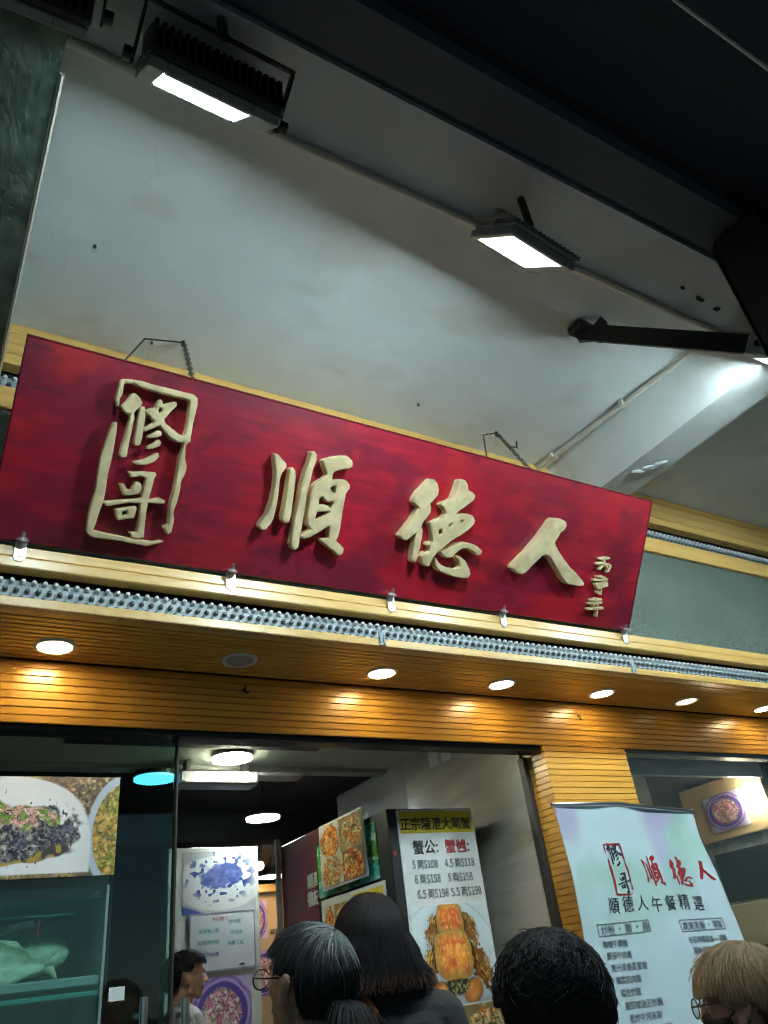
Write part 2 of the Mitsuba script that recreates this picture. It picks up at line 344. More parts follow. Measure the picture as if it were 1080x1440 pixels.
# right-hand window bay: dark marble, a lit beige side wall
add('bay_wall', box(2.95, 4.6, 3.60, 3.68, 0.15, 2.685), 'm_marble', B)
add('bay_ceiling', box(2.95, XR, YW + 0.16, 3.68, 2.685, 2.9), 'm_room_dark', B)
add('bay_header', box(2.955, 4.215, YW + 0.165, YW + 0.20, 2.36, 2.684), 'm_bay_head', B)
bw = add('bay_side_wall', box(4.22, 4.32, YW + 0.17, 3.60, 0.15, 2.684), 'm_marble', B)
labels[bw] = {'label': 'dark marble side wall behind the right window'}
add('beige_board', box(4.200, 4.2195, YW + 0.18, 3.36, 2.095, 2.42, 0.003), 'm_room_wall', bw)
add('beige_board', box(4.190, 4.2195, YW + 0.18, 3.50, 1.55, 1.76, 0.003), 'm_room_wall', bw)
add('dark_screen', box(4.205, 4.2195, YW + 0.19, 3.25, 1.775, 2.03, 0.003), 'm_black_metal', bw)
# back of the shop: warm-lit alcove
add('alcove_wall', box(3.05, 4.2, 8.5, 8.6, 0.15, 2.66), 'm_room_wall', B)
add('alcove_shelf', box(3.00, 3.78, 8.42, 8.499, 2.60, 2.68, 0.004), 'm_wood_trim', B)
# small fixings on ceiling and planks
def hook(x, y): return tube([(x, y, 2.62), (x, y, 2.596), (x + 0.004, y - 0.006, 2.588), (x + 0.01, y - 0.006, 2.593)], 0.0035, 6)
add('wall_hook', cat(box(1.005, 1.015, YW - 0.014, YW - 0.0005, 2.585, 2.60, 0.002), hook(1.01, YW - 0.016).apply_translation((0, 0, -0.012))), 'm_black_metal', B)
add('wall_hook', tube([(2.696, YW - 0.002, 2.585), (2.696, YW - 0.012, 2.580), (2.696, YW - 0.014, 2.568), (2.701, YW - 0.010, 2.562)], 0.003, 6), 'm_black_metal', B)
def torn(x, y, z, s, seed):
    r = np.random.default_rng(seed)
    a = np.sort(r.uniform(0, 2 * math.pi, 9))
    rr = s * r.uniform(0.35, 1.0, 9)
    m = trimesh.creation.extrude_polygon(Polygon(np.c_[rr * np.cos(a), 0.5 * rr * np.sin(a)]).buffer(0.001), 0.006)
    return m.apply_translation((x, y, z - 0.006))
for k, (x, y, s) in enumerate(((2.18, 0.985, 0.030), (2.29, 0.992, 0.020), (2.08, 0.975, 0.012))):
    add('chipped_spot', torn(x, y, 3.5995, s, 40 + k), 'm_black_metal', B)
for k, (x, y) in enumerate(((0.20, 1.75), (1.62, 2.02), (0.48, 2.10))):
    add('ceiling_nail', trimesh.creation.cylinder(0.005, 0.012, sections=8).apply_translation((x, y, ZC - 0.004)), 'm_black_metal', B)

# ------------------------------------------------------------------ pipes under the ceiling
p = tag(add('conduit_pipe', cat(tube([(XL + 0.2, 1.062, 3.584), (2.75, 1.070, 3.584)], 0.012, 12)), 'm_conduit', smooth=40), 'long pale conduit pipe running along the outer beam past both lit floodlights', 'pipe')
tag(add('conduit_pipe', cat(tube([(2.445, 2.195, 3.716), (2.545, 1.09, 3.716)], 0.012, 10), *[box(x - 0.022, x + 0.022, y - 0.012, y + 0.012, 3.703, 3.735, 0.003) for x, y in ((2.455, 2.085), (2.495, 1.64), (2.532, 1.23))]), 'm_conduit', smooth=40), 'thin white conduit pipe running beside the bright cross beam', 'pipe')
tag(add('cable', tube([(XL + 0.2, 0.279, 3.35), (1.3, 0.2785, 3.348), (XR - 0.2, 0.278, 3.35)], 0.0045, 6), 'm_cable'), 'thin pale cable stretched under the dark awning at top right', 'cable')

# ------------------------------------------------------------------ awning, bracket arm and hanging box
A = thing('awning', 'black fabric awning spreading out above the street from the beam edge', 'awning')
v = []
nx, ny = 60, 24
for j in range(ny + 1):
    for i in range(nx + 1):
        x, t = XL + (XR - XL) * i / nx, j / ny
        y = 0.74 - 3.74 * t
        v.append((x, y, 3.72 - 0.22 * t - 0.05 * math.sin(math.pi * t) + 0.008 * math.sin(x * 5 + 3 * t)))
f = [(j * (nx + 1) + i, j * (nx + 1) + i + 1, (j + 1) * (nx + 1) + i + 1, (j + 1) * (nx + 1) + i) for j in range(ny) for i in range(nx)]
v = np.array(v); f = np.array(f)
top = v + [0, 0, 0.004]
cl = trimesh.Trimesh(np.vstack([v, top]), np.vstack([f[:, [0, 1, 2]], f[:, [0, 2, 3]], f[:, [0, 2, 1]] + len(v), f[:, [0, 3, 2]] + len(v)]), process=False)
add('canvas', cl, 'm_canvas', A, smooth=True)
add('cassette', box(XL, XR, 0.665, 0.838, 3.605, 3.80, 0.02), 'm_cassette', A)
add('front_bar', box(XL, XR, -3.06, -3.0, 3.40, 3.52, 0.01), 'm_cassette', A)
arm = thing('bracket_arm', 'flat black steel bracket arm fixed to the ceiling with a star-ended plate', 'bracket')
a, b = np.array([1.985, 1.345, 3.69]), np.array([2.30, 0.93, 3.36])
d = (b - a) / np.linalg.norm(b - a); L = np.linalg.norm(b - a)
side = np.cross(d, [0, 0, 1.0]); side /= np.linalg.norm(side)
F = frame(a, d, np.cross([0.5, 0.75, 0.43], d) / np.linalg.norm(np.cross([0.5, 0.75, 0.43], d)))
prof = Polygon([(0.02, -0.033), (L, -0.038), (L, 0.036), (0.02, 0.036)])
add('bar', put(trimesh.creation.extrude_polygon(prof, 0.014), F), 'm_black_metal', arm)
star = Polygon([(-0.065, 0.0), (-0.02, 0.045), (0.035, 0.035), (0.065, 0.040), (0.07, -0.045), (0.04, -0.065), (0.02, -0.028), (-0.01, -0.02), (-0.025, -0.042), (-0.035, -0.015)])
add('end_plate', put(trimesh.creation.extrude_polygon(star, 0.02), F).apply_translation((0, 0, 0.004)), 'm_black_metal', arm)
add('ceiling_plate', box(1.94, 2.02, 1.33, 1.40, 3.70, 3.7345, 0.004), 'm_black_metal', arm)
add('end_bracket', cat(put(box(L - 0.03, L + 0.045, -0.04, 0.04, -0.006, 0.03, 0.004), F)), 'm_galv', arm)
add('bolt', put(trimesh.creation.cylinder(0.012, 0.02, sections=10).apply_translation((L + 0.005, 0, -0.01)), F), 'm_black_metal', arm)
hb = thing('hanging_box', 'black hanging cabinet at the right edge beneath the awning', 'box')
add('body', box(2.02, 2.75, 0.62, 0.80, 3.02, 3.60, 0.008), 'm_black', hb)
add('edge_trim', box(2.018, 2.045, 0.8005, 0.806, 3.08, 3.58, 0.002), 'm_black_metal', hb)
add('foot', trimesh.creation.cylinder(0.02, 0.03, sections=12).apply_translation((2.03, 0.77, 3.031)), 'm_black', hb)

# ------------------------------------------------------------------ flood lamps
def lamp_matrix(pos, th, yaw):
    n = np.array([math.sin(yaw) * math.cos(th), math.cos(yaw) * math.cos(th), -math.sin(th)])
    U = np.array([math.cos(yaw), -math.sin(yaw), 0.0]); V = np.cross(n, U)
    m = np.eye(4); m[:3, 0], m[:3, 1], m[:3, 2], m[:3, 3] = U, V, n, pos
    return m
W_, H_ = 0.198, 0.158
_l = {}
_l['lens'] = trimesh.Trimesh(np.array([[-W_/2, -H_/2, 0.0], [W_/2, -H_/2, 0.0], [W_/2, H_/2, 0.0], [-W_/2, H_/2, 0.0]]), [[0, 1, 2], [0, 2, 3]], process=False)
def ring(x0, x1, y0, y1, t, z0, z1):
    return cat(box(x0, x1, y0, y0 + t, z0, z1, 0.002), box(x0, x1, y1 - t, y1, z0, z1, 0.002), box(x0, x0 + t, y0 + t, y1 - t, z0, z1, 0.002), box(x1 - t, x1, y0 + t, y1 - t, z0, z1, 0.002))
HX0, HX1, HY0, HY1 = -0.138, 0.168, -0.105, 0.105
_l['bezel'] = cat(box(HX0, -W_/2 - 0.0005, HY0, HY1, -0.02, 0.004, 0.003), box(W_/2 + 0.0005, HX1, HY0, HY1, -0.02, 0.004, 0.003), box(-W_/2, W_/2, HY0, -H_/2 - 0.0005, -0.02, 0.004, 0.003), box(-W_/2, W_/2, H_/2 + 0.0005, HY1, -0.02, 0.004, 0.003))
_l['housing'] = box(HX0 - 0.003, HX1 + 0.003, HY0 - 0.003, HY1 + 0.003, -0.046, -0.0205, 0.008)
_f = trimesh.creation.extrude_polygon(Polygon([(-0.100, -0.0455), (0.100, -0.0455), (0.028, -0.106), (0.018, -0.110), (-0.150, -0.110), (-0.172, -0.103)]), 0.007)
_l['fin'] = _f.apply_transform(np.array([[0, 0, 1, -0.0035], [1, 0, 0, 0], [0, 1, 0, 0], [0, 0, 0, 1.0]]))
_l['yoke'] = cat(box(HX0 - 0.026, HX0 - 0.020, -0.015, 0.015, -0.14, 0.0, 0.002), box(HX1 + 0.020, HX1 + 0.026, -0.015, 0.015, -0.14, 0.0, 0.002), box(HX0 - 0.026, HX1 + 0.026, -0.015, 0.015, -0.147, -0.1405, 0.002))
kn = trimesh.creation.cylinder(0.016, 0.022, sections=12); kn.apply_transform(trimesh.transformations.rotation_matrix(math.pi / 2, [0, 1, 0]))
_l['knob'] = kn
for k_, m_ in (('lens', None), ('bezel', 'm_lampgrey'), ('housing', 'm_fin'), ('fin', 'm_fin'), ('yoke', 'm_black_metal'), ('knob', 'm_black_metal')):
    _l[k_] = mikit.ply(_l[k_], m_ or 'm_white', smooth=40 if k_ == 'knob' else False)
_s = dict(_l)
_s['housing'] = box(HX0 + 0.02, HX1 - 0.03, HY0 + 0.006, HY1 - 0.006, -0.040, -0.0205, 0.008)
_s['fin'] = box(-0.002, 0.002, HY0 + 0.02, HY1 - 0.02, -0.052, -0.0395, 0.001)
_s['yoke'] = cat(box(HX0 + 0.012, HX0 + 0.018, -0.012, 0.012, -0.07, -0.02, 0.002), box(HX1 - 0.026, HX1 - 0.020, -0.012, 0.012, -0.07, -0.02, 0.002), box(HX0 + 0.012, HX1 - 0.020, -0.012, 0.012, -0.076, -0.0705, 0.002))
_s['bezel'] = cat(box(HX0 + 0.018, -W_/2 - 0.0005, HY0 + 0.005, HY1 - 0.005, -0.02, 0.004, 0.003), box(W_/2 + 0.0005, HX1 - 0.028, HY0 + 0.005, HY1 - 0.005, -0.02, 0.004, 0.003), box(-W_/2, W_/2, HY0 + 0.005, -H_/2 - 0.0005, -0.02, 0.004, 0.003), box(-W_/2, W_/2, H_/2 + 0.0005, HY1 - 0.005, -0.02, 0.004, 0.003))
for k_, m_ in (('bezel', 'm_lampgrey'), ('housing', 'm_lampgrey'), ('fin', 'm_lampgrey'), ('yoke', 'm_lampgrey')): _s[k_] = mikit.ply(_s[k_], m_)
def flood(pos, th, yaw, label, lit=1.0, slim=False):
    P_ = _s if slim else _l
    t = thing('floodlight', label, 'floodlight', 'floodlights along the outer beam')
    M = lamp_matrix(np.array(pos), th, yaw)
    def part(name, off=(0, 0, 0), **more):
        m = M.copy(); m[:3, 3] = (M @ np.array([*off, 1.0]))[:3]
        add(name, {**P_[name], 'to_world': T(m), **more}, None, t)
    part('lens', **({'emitter': emitter(COOL * FLOOD_L * lit)} if lit else {'bsdf': {'type': 'ref', 'id': 'm_lampgrey'}}))
    part('bezel'); part('housing'); part('yoke')
    for k in range(18): part('fin', (HX0 + 0.006 + k * (HX1 - HX0 - 0.012) / 17, 0, 0))
    if not slim: part('knob', (HX0 - 0.034, 0, -0.02)); part('knob', (HX1 + 0.034, 0, -0.02))
    q = (M @ np.array([0.015, 0, -0.074 if slim else -0.144, 1.0]))[:3]
    add('hanger', cat(tube([q, (q[0], max(q[1], 0.87), 3.61)], 0.012, 8)), 'm_black_metal', t)
    return t
flood((0.295, 0.963, 3.40), 0.67, -0.028, 'black finned floodlight shining near the top left corner, fins showing above its lit face', 0.42)
flood((1.280, 0.992, 3.40), 0.79, -0.117, 'brightest slim floodlight in the middle of the ceiling edge', 1.35, slim=True)
flood((2.52, 1.000, 3.445), 0.74, -0.05, 'lit floodlight half hidden behind the hanging box at the right edge', 0.8, slim=True)
flood((3.62, 0.985, 3.42), 1.25, 0.0, 'lit floodlight beyond the right edge of the picture', 1.9, slim=True)
flood((-0.13, 0.945, 3.46), 0.12, 0.05, 'unlit dark floodlight cut off by the top left corner', 0)

# ------------------------------------------------------------------ recessed downlights in the soffit
ring_ = trimesh.creation.revolve(np.array([[0.050, -0.001], [0.054, -0.006], [0.062, -0.006], [0.066, 0.0], [0.05, 0.0]]), sections=32)
ring_p = mikit.ply(ring_, 'm_white', smooth=40)
disc = trimesh.creation.cylinder(0.0498, 0.002, sections=32)
lens_p = mikit.ply(disc, 'm_white')
grill_p = mikit.ply(cat(disc, *[box(-0.045 + 0.009 * k, -0.0415 + 0.009 * k, -math.sqrt(max(0.0478**2 - (0.043 - 0.009 * k)**2, 1e-5)), math.sqrt(max(0.0478**2 - (0.043 - 0.009 * k)**2, 1e-5)), -0.004, -0.0009) for k in range(11)]), 'm_conduit')
names = ['round warm downlight at the far left end of the soffit', 'round speaker grille, unlit, in the soffit near the left', 'warm downlight in the soffit above the middle of the doorway', 'warm downlight in the soffit above the crab poster side of the doorway',
         'warm downlight in the soffit above the planked pier', 'dim tilted downlight in the soffit between the two at right', 'warm downlight in the soffit at the right edge of the picture', 'warm downlight in the soffit beyond the right edge']
for k, (x, y, s) in enumerate(((0.32, 2.462, 1.0), (0.936, 2.44, 0.0), (1.528, 2.44, 0.9), (2.133, 2.443, 0.9), (2.737, 2.445, 0.9), (3.336, 2.448, 0.05), (3.98, 2.449, 0.9), (4.60, 2.449, 0.9), (-0.30, 2.462, 0.9))):
    lab = names[k] if k < 8 else 'warm downlight in the soffit beyond the left edge'
    t = thing('downlight' if s else 'speaker_grille', lab, 'downlight' if s else 'speaker', 'downlights in the soffit' if s else None)
    add('ring', {**ring_p, 'to_world': T().translate((x, y, ZS + 0.0005))}, None, t)
    e = {'emitter': emitter(WARM * DOWN_L * s)} if s else {}
    add('lens' if s else 'grille', {**(lens_p if s else grill_p), 'to_world': T().translate((x, y, ZS - 0.0015)), **e}, None, t)

# ------------------------------------------------------------------ lamps inside the shop
def round_lamp(pos, r, rad, label, hang=0.0, name='ceiling_lamp'):
    t = thing(name, label, 'lamp', 'round ceiling lamps inside the shop')
    add('diffuser', mikit.ply(trimesh.creation.cylinder(r, 0.012, sections=28).apply_translation((pos[0], pos[1], pos[2] - 0.012)), 'm_white', emitter=emitter(rad)), None, t)
    add('body', trimesh.creation.cylinder(r * 1.06, 0.02, sections=28).apply_translation((pos[0], pos[1], pos[2] + 0.0045)), 'm_black_metal', t)
    if hang > 0.02: add('stem', tube([(pos[0], pos[1], pos[2] + 0.013), (pos[0], pos[1], pos[2] + hang)], 0.006, 6), 'm_black_metal', t)
round_lamp((1.373, 3.70, 2.668), 0.098, np.array([1.0, 0.98, 0.72]) * 30, 'large warm white ceiling lamp just inside the door head')
round_lamp((1.95, 4.72, 2.592), 0.105, SHOP * np.array([.9, 1, 1.1]) * ROOM_L * 2.4, 'cool white lamp on the dark ceiling, nearest of the hanging three', 0.20)
round_lamp((1.97, 5.85, 2.645), 0.115, SHOP * np.array([.9, 1, 1.1]) * ROOM_L * 1.3, 'cool white lamp just above the poster panel', 0.15)
round_lamp((3.13, 7.42, 2.62), 0.12, SHOP * np.array([.9, 1, 1.1]) * ROOM_L, 'cool white lamp far back above the warm alcove', 0.17)
round_lamp((3.60, 8.0, 2.66), 0.09, SHOP * ROOM_L * .6, 'small white lamp at the far back beside the red panel', 0.13)
round_lamp((1.06, 3.96, 2.632), 0.105, np.array([0.10, 0.50, 0.75]) * 0.95, 'pale blue round lamp seen through the narrow glass pane', 0.0, 'blue_lamp')
bl = thing('bare_bulb', 'small glowing warm bulb above the alcove at the back', 'bulb')
add('globe', mikit.ply(trimesh.creation.icosphere(3, 0.035).apply_translation((2.72, 6.68, 2.60)), 'm_white', smooth=True, emitter=emitter(np.array([1.0, 0.7, 0.35]) * 20)), None, bl)
add('holder', tube([(2.72, 6.68, 2.637), (2.72, 6.68, 2.80)], 0.012, 8), 'm_black_metal', bl)
sp = thing('alcove_spot', 'warm spotlight hidden under the alcove ceiling', 'spotlight')
add('lens', mikit.ply(trimesh.creation.cylinder(0.07, 0.01, sections=20).apply_translation((3.45, 8.15, 2.72)), 'm_white', emitter=emitter(np.array([1.0, 0.66, 0.33]) * 34)), None, sp)
add('can', trimesh.creation.cylinder(0.08, 0.07, sections=20).apply_translation((3.45, 8.15, 2.762)), 'm_black_metal', sp)
wl = thing('wall_lamp', 'glaring warm lamp on the beige board inside the right window', 'lamp')
add('globe', mikit.ply(trimesh.creation.icosphere(3, 0.042).apply_translation((4.14, 2.858, 2.268)), 'm_white', smooth=True, emitter=emitter(np.array([1.0, 0.85, 0.58]) * 44)), None, wl)
add('base', put(trimesh.creation.cylinder(0.03, 0.022, sections=16), frame((4.188, 2.858, 2.268), (0, -1, 0), (0, 0, 1))), 'm_chrome', wl)
# the fish tank has no lamp of its own

# outlines of the brush-written characters, in millimetres on the sign
GLYPH = {"shun":[[[[845,419],[856,419],[868,410],[891,395],[895,381],[883,361],[880,336],[884,300],[887,252],[885,207],[879,186],[865,164],[849,160],[840,169],[842,184],[858,215],[865,252],[867,305],[864,344],[857,371],[848,397]]],[[[909,381],[917,386],[928,378],[934,359],[937,319],[941,270],[944,222],[941,200],[926,197],[915,207],[913,220],[913,257],[912,306],[910,346]]],[[[971,453],[981,457],[993,447],[996,429],[990,395],[989,358],[986,316],[989,263],[990,206],[990,169],[992,144],[992,122],[983,112],[972,116],[963,131],[961,164],[960,221],[960,282],[959,331],[962,377],[970,416],[972,437]]],[[[1020,433],[1035,444],[1065,457],[1099,468],[1116,464],[1131,452],[1134,436],[1125,426],[1088,412],[1069,403],[1065,392],[1068,374],[1103,384],[1122,383],[1139,369],[1139,354],[1129,340],[1130,306],[1131,256],[1133,214],[1132,188],[1127,168],[1145,159],[1162,147],[1163,132],[1156,120],[1145,119],[1125,132],[1100,143],[1079,154],[1069,163],[1081,169],[1098,173],[1095,195],[1090,217],[1070,199],[1051,183],[1028,165],[1007,156],[991,157],[988,164],[1003,175],[1026,193],[1010,203],[1003,228],[1002,265],[1000,315],[1001,340],[1017,359],[1033,371],[1046,386],[1042,396],[1028,414]],[[1066,344],[1081,358],[1088,353],[1090,330],[1077,334]],[[1034,301],[1044,311],[1057,301],[1070,295],[1086,304],[1090,294],[1083,276],[1070,284],[1051,285],[1036,282]],[[1035,255],[1061,260],[1087,267],[1064,246],[1033,225]]]],"de":[[[[1459,458],[1474,460],[1490,448],[1503,426],[1504,404],[1491,386],[1477,367],[1485,355],[1487,335],[1473,313],[1462,293],[1459,274],[1467,267],[1470,236],[1470,200],[1469,169],[1464,146],[1453,139],[1445,149],[1443,182],[1442,222],[1441,249],[1432,243],[1420,228],[1407,215],[1389,218],[1375,228],[1381,241],[1398,268],[1416,302],[1427,331],[1435,344],[1418,349],[1405,360],[1407,376],[1419,403],[1439,431]]],[[[1584,477],[1593,484],[1610,484],[1627,469],[1634,447],[1656,445],[1671,434],[1668,417],[1647,397],[1624,376],[1606,359],[1599,347],[1623,356],[1650,360],[1673,358],[1691,342],[1689,326],[1669,301],[1637,273],[1604,249],[1582,227],[1564,208],[1547,190],[1537,175],[1528,155],[1524,137],[1512,134],[1493,145],[1488,169],[1497,186],[1514,194],[1513,207],[1499,214],[1504,224],[1519,231],[1516,243],[1503,277],[1491,300],[1505,300],[1519,312],[1545,326],[1555,343],[1550,354],[1533,366],[1522,372],[1535,383],[1559,395],[1572,408],[1579,441]],[[1621,316],[1626,331],[1640,336],[1636,326]],[[1574,294],[1579,309],[1593,315],[1586,301]],[[1538,265],[1537,279],[1548,283],[1555,268],[1545,257]]],[[[1541,173],[1548,172],[1563,156],[1583,148],[1618,142],[1655,146],[1661,157],[1651,178],[1630,194],[1649,196],[1680,183],[1704,158],[1717,135],[1711,119],[1683,113],[1646,113],[1606,119],[1572,126],[1553,143]]],[[[1564,199],[1570,206],[1588,212],[1614,230],[1643,245],[1675,252],[1707,250],[1735,240],[1750,231],[1749,217],[1733,210],[1708,223],[1677,231],[1652,222],[1631,203],[1616,184],[1598,179],[1581,184]]]],"ren":[[[[2076,420],[2108,423],[2138,417],[2149,402],[2143,382],[2125,368],[2116,347],[2103,320],[2125,296],[2161,268],[2205,236],[2248,214],[2283,194],[2303,179],[2301,166],[2261,161],[2216,162],[2187,177],[2154,206],[2117,239],[2091,260],[2068,265],[2049,257],[2033,238],[2005,206],[1984,179],[1963,168],[1938,172],[1913,187],[1915,198],[1944,232],[1976,272],[2012,321],[2042,370],[2062,406]]]],"seal":[[[[323,530],[333,535],[354,539],[380,542],[420,540],[466,541],[512,541],[545,542],[558,534],[563,514],[562,480],[561,456],[562,423],[562,399],[566,395],[557,389],[552,378],[558,337],[569,315],[567,291],[560,266],[562,233],[561,200],[556,180],[555,161],[562,148],[562,124],[562,103],[552,95],[543,107],[534,115],[548,126],[545,164],[540,186],[543,220],[544,263],[543,305],[540,342],[545,362],[545,386],[540,399],[544,428],[543,466],[538,517],[530,522],[497,521],[461,521],[424,521],[388,524],[360,529],[337,523],[336,509],[337,491],[332,474],[334,449],[327,452],[320,471],[322,498]]],[[[327,400],[338,403],[341,380],[343,336],[344,290],[342,244],[344,199],[345,159],[339,126],[336,94],[332,71],[359,68],[398,66],[442,64],[460,65],[496,64],[514,65],[540,74],[546,70],[516,57],[495,48],[454,49],[410,51],[366,49],[337,48],[319,55],[313,67],[310,121],[313,162],[314,169],[316,181],[313,238],[312,297],[318,348]]]],"xiu":[[[[362,497],[372,501],[387,492],[399,477],[395,465],[384,450],[380,438],[385,427],[384,395],[384,349],[384,308],[374,301],[364,308],[364,331],[369,373],[371,419],[370,433],[356,437],[344,445],[340,453],[350,469],[360,488]]],[[[395,467],[408,468],[415,444],[417,408],[418,380],[417,352],[405,345],[398,353],[396,389],[395,430]]],[[[446,502],[453,500],[460,488],[472,496],[491,505],[500,503],[500,491],[488,476],[478,455],[471,444],[478,432],[504,419],[529,408],[547,412],[552,409],[551,392],[532,384],[510,387],[484,405],[462,423],[446,410],[426,396],[418,394],[416,403],[431,418],[444,430],[430,443],[416,449],[410,457],[421,467],[438,473],[442,488]],[[448,469],[455,477],[462,472],[458,462],[452,460]]],[[[458,406],[470,406],[474,393],[460,383],[437,377],[431,383],[445,393]]],[[[466,380],[477,373],[474,360],[454,347],[439,343],[439,353],[455,365]]],[[[474,339],[479,329],[470,311],[446,295],[425,290],[404,294],[414,300],[439,311],[458,327],[469,338]]]],"ge":[[[[399,265],[416,267],[446,274],[477,278],[482,271],[477,254],[477,240],[475,216],[473,195],[488,195],[505,203],[522,197],[523,188],[509,183],[491,183],[473,181],[474,151],[478,110],[481,73],[464,65],[448,67],[444,76],[434,81],[438,83],[458,85],[458,120],[452,174],[421,171],[388,160],[358,148],[349,155],[346,161],[369,168],[402,178],[436,186],[453,193],[452,207],[453,235],[454,254],[436,257],[411,247],[405,255]]],[[[381,223],[391,226],[405,209],[418,212],[420,224],[426,239],[440,237],[447,224],[442,203],[417,193],[400,190],[391,204]]],[[[382,145],[403,152],[440,165],[444,157],[441,126],[422,121],[398,112],[388,126]],[[403,140],[417,147],[421,137],[407,129]]]]}
STROKE = {"bing":[[[2388,295],[2437,305]],[[2414,302],[2413,281],[2396,251]],[[2379,270],[2391,277],[2444,277],[2455,273],[2443,246]],[[2419,275],[2441,263]]],"shen":[[[2378,199],[2449,213]],[[2393,216],[2437,217]],[[2391,184],[2450,199],[2456,187],[2407,168],[2391,184]],[[2415,221],[2427,145],[2409,151]],[[2403,177],[2447,190]]],"nian":[[[2381,111],[2436,122]],[[2374,96],[2441,109]],[[2405,121],[2403,93]],[[2372,72],[2455,86]],[[2420,107],[2428,48]],[[2400,94],[2403,78]]]}

# ------------------------------------------------------------------ the sign
KS = 1.033
SO, SU, SV = np.array([0, 2.19, 2.853]), np.array([1.0, 0, 0]), np.array([0, -0.579, 0.815])
SM = frame(SO, SU, SV)
sg = thing('shop_sign', 'red lacquered signboard with raised gold calligraphy, tilted forward above the doorway', 'sign')
add('board', put(box(0.055 * KS, 2.649 * KS, 0.0, 0.593 * KS, -0.020, 0.0, 0.004), SM), 'm_lacquer', sg)
add('edge_band', put(cat(box(0.055 * KS, 2.649 * KS, 0.593 * KS + 0.0005, 0.593 * KS + 0.004, -0.022, 0.001), box(2.649 * KS + 0.0005, 2.649 * KS + 0.004, 0.0, 0.593 * KS, -0.022, 0.001)), SM), 'm_sign_side', sg)
def raised(polys, t):
    out = []
    for rings in polys:
        rings = [np.array(r) * KS / 1000.0 for r in rings]
        g = Polygon(rings[0], [r for r in rings[1:]]).buffer(0)
        g = g.buffer(-0.003, join_style=1).buffer(0.0048, join_style=1).buffer(-0.0018, join_style=1).simplify(0.0004)
        for z0, z1, ins in ((0.0005, t - 0.0035, 0.0), (t - 0.004, t - 0.0015, 0.0016), (t - 0.002, t, 0.0036)):
            h = g.buffer(-ins) if ins else g
            if h.is_empty: continue
            m = extrude(h, z1 - z0); m.apply_translation((0, 0, z0)); out.append(m)
    return cat(*out)
for k in ('seal', 'xiu', 'ge', 'shun', 'de', 'ren'):
    add('seal_border' if k == 'seal' else 'character', put(raised(GLYPH[k], 0.04), SM), 'm_gold', sg, smooth=20)
for k in ('bing', 'shen', 'nian'):
    shp = union_all([LineString(np.array(l) * KS / 1000.0).buffer(0.0055) for l in STROKE[k]])
    add('small_character', put(cat(extrude(shp, 0.016), extrude(shp.buffer(-0.0018), 0.02)).apply_translation((0, 0, 0.0005)), SM), 'm_gold', sg)
# bolts and brackets along the lower edge
def clip(x, parent):
    g = add('clip', cat(put(trimesh.creation.cylinder(0.0055, 0.045, sections=12).apply_transform(trimesh.transformations.rotation_matrix(-math.pi / 2, [1, 0, 0])).apply_translation((x, 0.012, 0.018)), SM)), 'm_steel', parent, smooth=40)
    cone = trimesh.creation.revolve(np.array([[0.0, 0.010], [0.010, 0.009], [0.020, 0.001], [0.0, 0.0]]), sections=18)
    cone.apply_transform(trimesh.transformations.rotation_matrix(-math.pi / 2, [1, 0, 0]))
    add('washer', put(cone.apply_translation((x, 0.0085, 0.018)), SM), 'm_steel', g, smooth=40)
    tab = Polygon([(x - 0.016, 2.852), (x - 0.016, 2.800), (x - 0.011, 2.790), (x, 2.786), (x + 0.011, 2.790), (x + 0.016, 2.800), (x + 0.016, 2.852)]).difference(LineString([(x, 2.801), (x, 2.802)]).buffer(0.0035)).difference(LineString([(x, 2.832), (x, 2.833)]).buffer(0.0035))
    m = extrude(tab, 0.003)
    m.apply_transform(np.array([[1, 0, 0, 0], [0, 0, -1, YF - 0.0135], [0, 1, 0, 0], [0, 0, 0, 1.0]]))
    add('tab', m, 'm_steel', g)
    add('foot', cat(box(x - 0.012, x + 0.012, 2.165, YF - 0.0175, 2.846, 2.849)), 'm_steel', g)
for x in (0.155, 0.812, 1.448, 1.990, 2.700): clip(x, sg)
for x in (1.395, 2.705):
    m = cat(box(x - 0.013, x + 0.013, YF - 0.004, YF - 0.001, 2.652, 2.706), tube([(x - 0.008, YF - 0.006, 2.66), (x - 0.008, YF - 0.006, 2.70)], 0.0035, 6), tube([(x + 0.008, YF - 0.006, 2.655), (x + 0.008, YF - 0.006, 2.695)], 0.0035, 6))
    add('strip_clip', m, 'm_galv', B)
